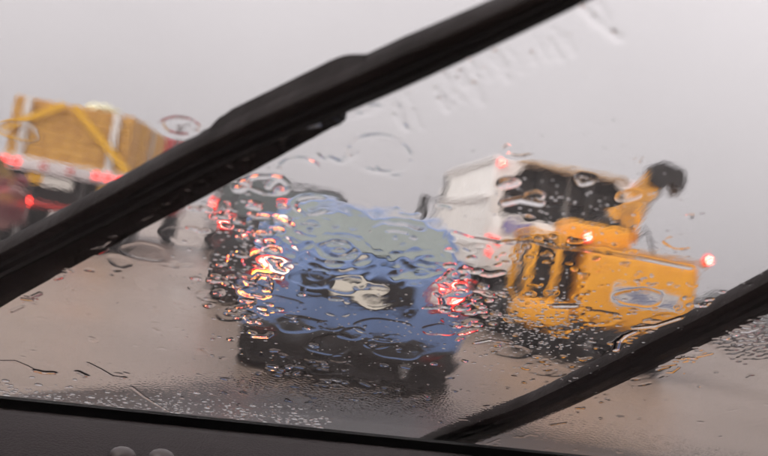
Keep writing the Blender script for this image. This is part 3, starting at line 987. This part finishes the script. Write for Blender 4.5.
# connector clip that holds the blade
def conn(root, pxa, pxb, sv, hts, wd0, wd1, mat='wiper_spoiler', nm='connector'):
    bm = bmesh.new(); rings = []
    A, B = gl(*pxa, GT), gl(*pxb, GT)
    for k, (f, n_lo, n_hi) in enumerate(hts):
        p = A.lerp(B, f)
        rings.append([bm.verts.new(p + sv * s + EN * n) for s, n in ((wd0, n_lo), (wd1, n_lo), (wd1 * .8, n_hi), (wd0 * .7, n_hi))])
    for i in range(len(rings) - 1):
        for k in range(4):
            bm.faces.new((rings[i][k], rings[i][(k + 1) % 4], rings[i + 1][(k + 1) % 4], rings[i + 1][k]))
    bm.faces.new(rings[0]); bm.faces.new(rings[-1][::-1])
    bmesh.ops.recalc_face_normals(bm, faces=bm.faces)
    bmesh.ops.bevel(bm, geom=list(bm.edges), offset=.0012, segments=2, affect='EDGES')
    o = from_bm(nm, bm, mat, root)
    return o
conn(W1, (218, 170), (378, 101), sv1,
     [(0, .012, .023), (.05, .012, .0265), (.12, .012, .0275), (.14, .012, .0285), (.5, .012, .0292), (.80, .012, .0300), (.87, .012, .0290), (1.0, .012, .023)], -.007, .011)
# arm: leaves the connector and runs down to its pivot
def arm(root, pxs, wd, th):
    path = [gl(x, y, n) for x, y, n in pxs]
    d = (path[-1] - path[0]).normalized()
    sv = EN.cross(d).normalized()
    sec = [(-wd, 0), (wd, 0), (wd, th * .7), (wd * .6, th), (-wd * .6, th), (-wd, th * .7)]
    return sweep('arm', 'wiper_arm', root, path, (sv, EN), sec)
arm(W1, [(330, 110, .020), (260, 150, .019), (200, 183, .017), (110, 231, .013), (0, 293, .010), (-90, 349, .008), (-170, 400, .004)], .0115, .0085)

W2 = wiper('wiper')
sp2 = [(-6 * mm, 7 * mm), (-7 * mm, 12 * mm), (-5 * mm, 17 * mm), (1 * mm, 21 * mm), (5 * mm, 22 * mm), (8 * mm, 19 * mm), (11 * mm, 13 * mm), (12 * mm, 9 * mm), (9 * mm, 7 * mm)]
rb2 = [(-4 * mm, .3 * mm), (-2 * mm, .3 * mm), (-.2 * mm, 3 * mm), (3.5 * mm, 4 * mm), (5 * mm, 7.2 * mm), (-5.5 * mm, 7.2 * mm), (-6 * mm, 4.5 * mm)]
path2, sv2, bl2 = blade_parts(W2, [(414, 458), (470, 440), (520, 427), (580, 400), (642, 370), (704, 341), (768, 309), (860, 262), (960, 214)], sp2, rb2, (.65, .7), NB)
conn(W2, (800, 293), (880, 254), sv2, [(0, .014, .024), (.1, .014, .030), (.9, .014, .031), (1, .014, .024)], -.007, .011)
conn(W2, (607, 392), (640, 377), sv2, [(0, .014, .026), (.3, .014, .0305), (.7, .014, .0305), (1, .014, .026)], -.006, .010, nm='clip')
arm(W2, [(860, 262, .0215), (768, 307, .0215), (642, 368, .0205), (560, 406, .019), (500, 430, .016), (450, 448, .010), (415, 462, .002)], .0085, .0075)

# ------------------------------------------------------------------ rain on the glass
corners = [uv_of(x, y, WT) for x, y in ((-25, -20), (793, -20), (793, 476), (-25, 476))]
u0, u1 = max(U_L + .006, min(c[0] for c in corners)), min(U_R - .006, max(c[0] for c in corners))
v0, v1 = -.030, min(V_T - .03, max(c[1] for c in corners))
DU, DV = .00085, .00115
NU, NV = int((u1 - u0) / DU), int((v1 - v0) / DV)
Ug, Vg = np.meshgrid(np.linspace(u0, u1, NU), np.linspace(v0, v1, NV))
# where each spot of the glass lies as the driver sees it (for choosing where the glass is wettest)
PX = np.zeros_like(Ug); PY = np.zeros_like(Ug)
def img_of(Ua, Va):
    p = [np.array(O0 - EYE)[i] + Ua * EU[i] + Va * EV[i] + WT * EN[i] for i in range(3)]
    d = sum(p[i] * FWD[i] for i in range(3))
    a = sum(p[i] * CR[i] for i in range(3)) / d
    b = sum(p[i] * CU[i] for i in range(3)) / d
    return 384 + a * FPX, 228 - b * FPX
PX, PY = img_of(Ug, Vg)

def band(lam_lo, lam_hi, slope, stretch=1.0, vs=1.0):
    """band-limited random relief with the given rms slope; wavelengths in metres"""
    w = np.fft.rfft2(np.random.randn(NV, NU))
    fu = np.fft.rfftfreq(NU, DU)[None, :] * stretch
    fv = np.fft.fftfreq(NV, DV)[:, None] * vs
    f = np.hypot(fu, fv)
    lo, hi = 1 / lam_hi, 1 / lam_lo
    filt = np.exp(-((f - (lo + hi) / 2) / ((hi - lo) / 2 + 1e-9)) ** 2 * .7)
    filt[0, 0] = 0
    h = np.fft.irfft2(w * filt, s=(NV, NU))
    gu = np.gradient(h, DU, axis=1); gv = np.gradient(h, DV, axis=0)
    return h * (slope / math.sqrt(float((gu ** 2 + gv ** 2).mean())))

def blobmask(cx, cy, rx, ry, p=2.0, ang=0.0):
    c, s = math.cos(RAD(ang)), math.sin(RAD(ang))
    X, Y = (PX - cx) * c + (PY - cy) * s, -(PX - cx) * s + (PY - cy) * c
    return np.exp(-(np.abs(X / rx) ** p + np.abs(Y / ry) ** p))

H = np.zeros_like(Ug)
core = blobmask(350, 245, 88, 40, 4, 10)            # thick churned water over the blue car's window
mid = blobmask(340, 310, 130, 100, 4, 8)
side = blobmask(245, 235, 48, 70, 3, 10)
right = blobmask(560, 270, 130, 110, 4, 10)
H += band(.009, .022, .017, 1, 1.6) * core
H += band(.025, .060, .007, 1, 1.7) * (mid * .8 + core * .5)
H += band(.006, .013, .006, 1, 1.7) * (core * .8 + mid * .15 + side * .3)
H += band(.012, .03, .006, 1, 1.7) * side
H += band(.015, .05, .0016, .6) * (right * .8 + .30)
H += band(.005, .010, .0012, .5)
H += band(.0035, .007, .030, .45) * np.clip(blobmask(330, 402, 230, 20, 3, 7) + blobmask(640, 440, 200, 14, 3, 10), 0, 1)
H += band(.005, .014, .04) * blobmask(748, 335, 24, 20, 3)

def local(u, v, R):
    i0, i1 = int((v - R - v0) / DV), int((v + R - v0) / DV) + 2
    j0, j1 = int((u - R - u0) / DU), int((u + R - u0) / DU) + 2
    i0, j0 = max(i0, 0), max(j0, 0)
    i1, j1 = min(i1, NV), min(j1, NU)
    if i0 >= i1 or j0 >= j1:
        return None
    return slice(i0, i1), slice(j0, j1)

def lens(px, py, R, Ht, w=.0011, wob=.12, sq=1.0):
    """flat pool of water with a rounded rim; R in metres"""
    u, v = uv_of(px, py, WT)
    sl = local(u, v, R * 1.8)
    if sl is None:
        return
    du, dv = (Ug[sl] - u), (Vg[sl] - v) * sq
    rho = np.hypot(du, dv); th = np.arctan2(dv, du)
    k = random.uniform(0, 6)
    Rr = R * (1 + wob * np.sin(2 * th + k) + wob * .6 * np.sin(3 * th + 2 * k) + wob * .3 * np.sin(5 * th - k))
    H[sl] += Ht * .5 * (1 - np.tanh((rho - Rr) / w))

def ripple(px, py, lam, sig, amp):
    u, v = uv_of(px, py, WT)
    sl = local(u, v, sig * 3)
    if sl is None:
        return
    rho = np.hypot(Ug[sl] - u, Vg[sl] - v)
    H[sl] += amp * np.cos(2 * math.pi * rho / lam) * np.exp(-(rho / sig) ** 2)

def streak(pts, w, Ht, head=0.0):
    """thin run of water along image points, optional drop at its end"""
    uv = [uv_of(x, y, WT) for x, y in pts]
    for a, b in zip(uv[:-1], uv[1:]):
        cu, cv = (a[0] + b[0]) / 2, (a[1] + b[1]) / 2
        ln = math.hypot(b[0] - a[0], b[1] - a[1])
        sl = local(cu, cv, ln / 2 + 4 * w)
        if sl is None:
            continue
        d = np.array([b[0] - a[0], b[1] - a[1]]) / max(ln, 1e-9)
        du, dv = Ug[sl] - a[0], Vg[sl] - a[1]
        t = np.clip(du * d[0] + dv * d[1], 0, ln)
        dist = np.hypot(du - t * d[0], dv - t * d[1])
        H[sl] = np.maximum(H[sl], H[sl] * .3 + Ht * np.exp(-(dist / w) ** 2))
    if head:
        lens(pts[-1][0], pts[-1][1], head, Ht * 1.3, .0012)

# big drawn-out pools seen on the glass
for (x, y, R, Ht, w) in ((380, 155, .0165, .00055, .0010), (268, 222, .011, .0003, .001), (345, 152, .006, .0002, .001),
                         (178, 322, .014, .00010, .0012), (300, 325, .015, .0004, .0012), (385, 330, .020, .00045, .0012),
                         (352, 334, .010, .0004, .001), (275, 305, .016, .0004, .0014), (440, 330, .011, .0004, .001), (210, 392, .016, .0002, .002),
                         (345, 285, .012, .0004, .0018), (378, 296, .016, .0003, .0022), (310, 280, .012, .0004, .0016), (460, 288, .012, .0003, .0016),
                         (420, 270, .012, .0004, .0016), (330, 345, .018, .0004, .0012), (398, 352, .016, .0003, .0012), (235, 315, .012, .0004, .0012),
                         (330, 368, .016, .0003, .0012), (512, 352, .012, .0002, .0010), (545, 370, .011, .00018, .0010), (560, 330, .006, .0004, .0010), (556, 372, .009, .0002, .001),
                         (180, 128, .008, .0002, .001), (20, 132, .009, .0002, .001), (585, 180, .005, .0003, .0008), (628, 196, .006, .0002, .0008),
                         (508, 183, .0045, .0010, .0010), (535, 196, .005, .0006, .0008), (680, 243, .009, .0001, .0009), (180, 235, .010, .0002, .0016), (145, 252, .012, .0002, .0014),
                         (120, 262, .007, .0003, .001), (600, 318, .012, .0003, .0010), (640, 298, .014, .0003, .0014), (660, 322, .012, .0002, .001), (240, 262, .010, .0005, .0012), (256, 292, .009, .0005, .0012)):
    lens(x, y, R, Ht * (.30 if y < 300 else .22), w)
for (x, y, lam, sig, amp) in ((338, 250, .010, .020, .00011), (395, 238, .010, .017, .00008), (310, 230, .009, .014, .00007), (430, 258, .010, .013, .00005)):
    ripple(x, y, lam, sig, amp)

def rim(px, py, R, Ht, w, a0=0.0, a1=7.0, wob=.08):
    """raised rim of a flattened drop (or part of it)"""
    u, v = uv_of(px, py, WT)
    sl = local(u, v, R * 1.5 + 4 * w)
    if sl is None:
        return
    du, dv = Ug[sl] - u, Vg[sl] - v
    rho = np.hypot(du, dv); th = np.arctan2(dv, du) % (2 * math.pi)
    k = random.uniform(0, 6)
    Rr = R * (1 + wob * np.sin(2 * th + k) + wob * .5 * np.sin(3 * th - k))
    fade = np.clip((th - a0) * 3, 0, 1) * np.clip((a1 - th) * 3, 0, 1)
    H[sl] += Ht * np.exp(-((rho - Rr) / w) ** 2) * fade * (.65 + .35 * np.sin(4 * th + 2 * k))
rim(380, 155, .0165, .00034, .0009)
rim(392, 168, .008, .00025, .0009, 3.2, 6.0)
rim(335, 150, .010, .00030, .0009, 3.0, 6.2)
rim(300, 172, .012, .00030, .0009, .3, 3.2)
rim(268, 185, .010, .00030, .0009)
rim(312, 205, .010, .00030, .0010, 1.0, 6.0)
rim(180, 127, .008, .00025, .0009)
rim(680, 243, .009, .00018, .0008, 2.5, 6.0)
rim(585, 135, .010, .00012, .0009, .5, 3.0)
rim(520, 150, .007, .00012, .0009, 2.5, 6.0)
for k in range(26):
    rim(random.gauss(350, 70), random.gauss(325, 45), random.uniform(.004, .010), random.uniform(.00003, .00009), .0010, random.uniform(0, 3), random.uniform(4, 7))
for k in range(16):
    rim(random.gauss(600, 60), random.gauss(290, 50), random.uniform(.002, .006), random.uniform(.00006, .00014), .0008, random.uniform(0, 3), random.uniform(4, 7))
streak([(330, 158), (340, 163), (350, 160), (358, 153)], .0010, .00035)
streak([(88, 363), (100, 369), (112, 376), (124, 378)], .0009, .0003, .0016)
streak([(0, 361), (15, 361), (27, 366), (36, 371)], .0009, .00022)
streak([(36, 371), (44, 373), (53, 373)], .0022, .0009)
streak([(132, 387), (145, 397), (158, 405), (168, 411)], .0009, .00022)
streak([(78, 372), (86, 376)], .0020, .0006)
streak([(455, 233), (470, 238), (500, 243), (530, 240), (556, 247), (590, 250), (640, 258), (690, 268)], .0010, .00018)
streak([(475, 343), (490, 340), (510, 343)], .0010, .0004)
streak([(616, 350), (618, 342), (625, 336), (634, 332)], .0018, .0009)
streak([(555, 306), (575, 306)], .0018, .0007)
streak([(635, 328), (655, 326), (680, 318)], .0014, .0006)
streak([(505, 203), (520, 200), (540, 204)], .0016, .0007)
streak([(205, 158), (215, 165)], .001, .0004)
streak([(600, 24), (612, 34), (619, 39)], .0022, .0006)
streak([(582, 8), (592, 18), (604, 27)], .0018, .0006)
# fringe of water dragged off the wiper edges
for k in range(46):
    x = random.uniform(395, 610)
    yb = 104 - (x - 370) * .467
    d0 = random.uniform(4, 30); ln = random.uniform(10, 26)
    a = RAD(random.uniform(35, 65))
    streak([(x, yb + d0), (x + math.cos(a) * ln * .6, yb + d0 + math.sin(a) * ln)], random.uniform(.0010, .0018), random.uniform(.00025, .00055))
for k in range(60):
    x = random.uniform(10, 380)
    yb = float(np.interp(x, [0, 110, 200, 300, 370, 500], [312, 236, 178, 131, 106, 45]))
    ln = random.uniform(4, 14)
    streak([(x, yb + random.uniform(0, 8)), (x + ln, yb + random.uniform(-1, 4))], random.uniform(.0008, .0014), random.uniform(.0002, .0005))
for k in range(70):
    x = random.uniform(440, 768)
    up = random.random() < .4
    yb = float(np.interp(x, [424, 520, 768], [430, 390, 278])) - random.uniform(0, 8) if up else float(np.interp(x, [424, 520, 642, 768], [450, 431, 373, 311])) + random.uniform(1, 12)
    ln = random.uniform(5, 18)
    if random.random() < .65:
        lens(x, yb, random.uniform(.0009, .0024), random.uniform(.00008, .00022), .0008, .25, random.uniform(.8, 2.2))
    else:
        streak([(x, yb), (x + ln * .4, yb + random.uniform(-2, 1)), (x + ln, yb - random.uniform(-2, 6))], random.uniform(.0007, .0012), random.uniform(.00008, .00026))
# short wind-blown dashes of water
for k in range(260):
    zone = random.random()
    sc_ = 1.0
    if zone < .40:
        x, y = random.gauss(560, 75), random.gauss(300, 50); sc_ = .3
    elif zone < .62:
        x, y = random.uniform(450, 768), random.uniform(350, 456); sc_ = .2
    elif zone < .88:
        x, y = random.gauss(330, 80), random.gauss(385, 18); sc_ = .5
    else:
        x, y = random.uniform(20, 220), random.uniform(260, 380); sc_ = .22
    if random.random() < .82:
        lens(x, y, random.choice((.0010, .0014, .0019, .0028)) * random.uniform(.8, 1.2), random.uniform(.00008, .00030) * (.3 + sc_), .0008, .22, random.uniform(.8, 2.0))
    else:
        ln, dy = random.uniform(3, 9), random.uniform(-2, 3.5)
        streak([(x, y), (x + ln * .45, y + dy * .5 + random.uniform(-1.2, 1.2)), (x + ln, y + dy)], random.uniform(.0007, .0013), random.uniform(.00015, .0006) * sc_)
for k in range(95):                                     # small drops that scatter the tail lights into specks
    if random.random() < .68:
        x, y = random.gauss(246, 24), random.gauss(285, 50)
    else:
        x, y = random.gauss(462, 16), random.gauss(300, 32)
    lens(x, y, random.uniform(.0012, .0032), random.uniform(.00012, .00040), .0010, .2, random.uniform(.8, 1.6))
# irregular worms of water over the tail lights and dark car
for k in range(34):
    if random.random() < .6:
        x, y = random.gauss(245, 22), random.gauss(262, 40)
    else:
        x, y = random.gauss(455, 16), random.gauss(290, 22)
    pts = [(x, y)]
    a = random.uniform(-.6, .9)
    for _ in range(3):
        a += random.uniform(-.7, .7)
        pts.append((pts[-1][0] + math.cos(a) * 6, pts[-1][1] + math.sin(a) * 5))
    streak(pts, random.uniform(.0010, .0020), random.uniform(.00008, .00028))

H = np.clip(H - np.percentile(H, 2), 0, None)
H = H + .00015
HF = H                                                   # the finely meshed part; a plain sheet carries on to the edges of the pane
NUF, NVF = NU, NV
def pad(a, left, right, low, high):
    a = np.pad(a, 1, mode='edge')
    if left is not None:
        a[:, 0] = left; a[:, -1] = right
    if low is not None:
        a[0, :] = low; a[-1, :] = high
    return a
Ug = pad(Ug, U_L + .004, U_R - .004, None, None)
Vg = pad(Vg, None, None, v0 - .008, V_T - .017)
base_h = float(np.median(H))
H = pad(H, base_h, base_h, base_h, base_h)
NV, NU = H.shape

def water_mesh():
    nO = np.array(O0); eu, ev, en = np.array(EU), np.array(EV), np.array(EN)
    top = nO + Ug[..., None] * eu + Vg[..., None] * ev + (WT + H)[..., None] * en
    top = top.reshape(-1, 3)
    # flat underside: rim ring of the grid
    ring = [(0, j) for j in range(NU)] + [(i, NU - 1) for i in range(1, NV)] + [(NV - 1, j) for j in range(NU - 2, -1, -1)] + [(i, 0) for i in range(NV - 2, 0, -1)]
    ridx = np.array([i * NU + j for i, j in ring])
    low = (nO + Ug.reshape(-1)[ridx, None] * eu + Vg.reshape(-1)[ridx, None] * ev + WT * en)
    co = np.concatenate([top, low, top[ridx]])            # the rim has its own vertices, so the sheet keeps clean normals
    idx = np.arange(NU * NV).reshape(NV, NU)
    q = np.stack([idx[:-1, :-1], idx[:-1, 1:], idx[1:, 1:], idx[1:, :-1]], -1).reshape(-1, 4)
    nr = len(ridx); b0 = NU * NV
    k = np.arange(nr); k2 = (k + 1) % nr
    w = np.stack([b0 + nr + k2, b0 + nr + k, b0 + k, b0 + k2], -1)
    quads = np.concatenate([q, w])
    me = bpy.data.meshes.new('rain_film')
    nq = len(quads)
    me.vertices.add(len(co)); me.vertices.foreach_set('co', co.astype(np.float32).ravel())
    me.loops.add(nq * 4 + nr)
    me.polygons.add(nq + 1)
    lv = np.concatenate([quads[:, ::-1].ravel(), b0 + np.arange(nr)])   # (EU, EV, EN) is left-handed
    me.loops.foreach_set('vertex_index', lv.astype(np.int32))
    ls = np.concatenate([np.arange(nq) * 4, [nq * 4]]).astype(np.int32)
    me.polygons.foreach_set('loop_start', ls)
    sm = np.ones(nq + 1, dtype=bool); sm[len(q):] = False
    me.polygons.foreach_set('use_smooth', sm)
    me.update(calc_edges=True)
    me.validate()
    o = link_obj('rain_film', me, 'water')
    o['kind'] = 'stuff'
    tag(o, 'thin film of rain water rippling over the outside of the windshield', 'water')
    return o
water_mesh()

def film_h(u, v):
    j, i = int(round((u - u0) / (u1 - u0) * (NUF - 1))), int(round((v - v0) / (v1 - v0) * (NVF - 1)))
    if 2 <= i < NVF - 2 and 2 <= j < NUF - 2:
        return float(HF[i - 2:i + 3, j - 2:j + 3].max())
    return None

# beads of water standing on the film
def cap_verts(seg, rows):
    vs = [(0, 0, 1.0)]
    ang = RAD(62)
    for r in range(1, rows + 1):
        a = ang * r / rows
        rho, z = math.sin(a) / math.sin(ang), (math.cos(a) - math.cos(ang)) / (1 - math.cos(ang))
        vs += [(rho * math.cos(2 * math.pi * k / seg), rho * math.sin(2 * math.pi * k / seg), z) for k in range(seg)]
    fs = [(0, 1 + k, 1 + (k + 1) % seg) for k in range(seg)]
    for r in range(rows - 1):
        a, b = 1 + r * seg, 1 + (r + 1) * seg
        fs += [(a + k, b + k, b + (k + 1) % seg, a + (k + 1) % seg) for k in range(seg)]
    fs.append(tuple(1 + (rows - 1) * seg + k for k in range(seg))[::-1])
    return np.array(vs), fs
MT = Matrix((-EU, EV, EN)).transposed().to_4x4()      # right-handed, so that normals face out

ZONES = ['clear bead of rain in the dense row along the foot of the windshield',
         'clear bead of rain on the windshield below the yellow construction machine',
         'clear bead of rain on the windshield over the black tall car',
         'clear bead of rain on the windshield over the blue hatchback bumper',
         'clear bead of rain on the windshield over the white truck',
         'clear lone bead of rain on the open road side of the windshield']
def bead_spot():
    z = random.random()
    if z < .32:        # line of beads along the foot of the glass
        x = random.uniform(-5, 330); y = 398 + x * .103 - abs(random.gauss(0, 8)) - 1
        if x > 150: y -= random.uniform(0, 6)
        r = random.choice((.6, .8, 1.0, 1.3, 1.8, 2.5)) * random.uniform(.7, 1.2); k, fl = 0, .5
    elif z < .60:      # below the white truck and the yellow machine
        x, y = random.gauss(530, 42), random.gauss(328, 22); r = random.uniform(.5, 1.5); k, fl = 1, .26
    elif z < .72:      # over the dark car and its lights
        x, y = random.gauss(240, 24), random.gauss(265, 45); r = random.uniform(.5, 1.6); k, fl = 2, .24
    elif z < .81:
        x, y = random.gauss(345, 75), random.gauss(345, 38); r = random.uniform(.4, 1.1); k, fl = 3, .24
    elif z < .88:
        x, y = random.gauss(580, 55), random.gauss(215, 40); r = random.uniform(.4, 1.1); k, fl = 4, .30
    else:
        x, y = random.uniform(20, 768), random.uniform(270, 450); r = random.uniform(.3, .8); k, fl = 5, .26
    return x, y, r * .001, k, fl

spots = []
tries = 0
while len(spots) < 2000 and tries < 14000:
    tries += 1
    x, y, r, zk, fl = bead_spot()
    if not (-20 < x < 790 and -15 < y < 470):
        continue
    u, v = uv_of(x, y, WT)
    h = film_h(u, v)
    if h is None or v < -.016:
        continue
    if any(abs(a[0] - u) < (a[2] + r) and abs(a[1] - v) < (a[2] + r) for a in spots[-500:]):
        continue
    spots.append((u, v, r, h, zk, fl))
# keep beads clear of the wiper rubber
def near_path(u, v, path):
    p = on_glass(u, v, 0)
    return any((q - EN * NB - p).length < .012 for q in path[::2])
spots = [s for s in spots if not near_path(s[0], s[1], path1) and not near_path(s[0], s[1], path2)]
spots.sort(key=lambda s: -s[2])
NBIG = 220
for _ in range(900):                                     # the same fine rain goes on over the rest of the pane
    u, v = random.uniform(U_L + .02, U_R - .02), random.uniform(.0, V_T - .04)
    if not (u0 - .002 < u < u1 + .002 and v0 < v < v1 + .002):
        spots.append((u, v, random.uniform(.0004, .0013), base_h + .0012, 5, .3))
cv, cf = cap_verts(14, 5)
shared = []
for kind in range(4):
    me = bpy.data.meshes.new('rain_drop')
    a = 1 + .10 * kind
    vv = [(x * a * (1 + .08 * math.sin(2 * math.atan2(y, x) + kind)), y * (1 + .15 * (kind % 2)), z * .55) for x, y, z in cv]
    me.from_pydata(vv, [], cf)
    me.polygons.foreach_set('use_smooth', [True] * (len(cf) - 1) + [False])
    me.set_sharp_from_angle(angle=RAD(50))
    me.materials.append(MAT['water'])
    shared.append(me)
for k, (u, v, r, h, zk, fl) in enumerate(spots[:NBIG]):
    o = bpy.data.objects.new('rain_drop', shared[k % 4])
    COL.objects.link(o)
    mt = Matrix.Translation(on_glass(u, v, WT + h + .00003)) @ MT @ Matrix.Rotation(random.uniform(-.4, .4), 4, 'Z') @ Matrix.Diagonal((r, r, r * fl / .55, 1))
    o.matrix_world = mt
    tag(o, ZONES[zk], 'rain drop', 'beads of rain: ' + ZONES[zk].split('rain ')[1])
cv2, cf2 = cap_verts(8, 3)
allv, allf = [], []
eu, ev, en = -np.array(EU), np.array(EV), np.array(EN)
for (u, v, r, h, zk, fl) in spots[NBIG:]:
    b = sum(len(a) for a in allv)
    sx, sy = r * random.uniform(.9, 1.5), r * random.uniform(.8, 1.2)
    c = np.array(on_glass(u, v, WT + h + .00003))
    allv.append(c + cv2[:, :1] * sx * eu + cv2[:, 1:2] * sy * ev + cv2[:, 2:3] * r * fl * en)
    allf += [tuple(i + b for i in f) for f in cf2]
me = bpy.data.meshes.new('fine_rain_drops')
me.from_pydata(np.concatenate(allv).tolist(), [], allf)
me.polygons.foreach_set('use_smooth', [True] * len(allf))
me.set_sharp_from_angle(angle=RAD(50))
o = link_obj('fine_rain_drops', me, 'water')
o['kind'] = 'stuff'
tag(o, 'scatter of tiny rain beads over the windshield', 'water')

# ------------------------------------------------------------------ mist
HAZE = True
if HAZE:
    bm = bmesh.new()
    bm_box(bm, -950, 950, -950, 950, -1.0, 6.0)
    m = bpy.data.materials.new('haze'); m.use_nodes = True
    n, l = m.node_tree.nodes, m.node_tree.links
    n.clear()
    pv = n.new('ShaderNodeVolumePrincipled')
    pv.inputs['Color'].default_value = (.93, .91, .92, 1)
    pv.inputs['Density'].default_value = 0.0038
    pv.inputs['Anisotropy'].default_value = 0.2
    om = n.new('ShaderNodeOutputMaterial')
    l.new(pv.outputs[0], om.inputs['Volume'])
    MAT['haze'] = m
    hz = from_bm('haze', bm, 'haze', None, False, False)
    hz['kind'] = 'stuff'
    hz['label'] = 'pale grey rain mist filling the air over the road'
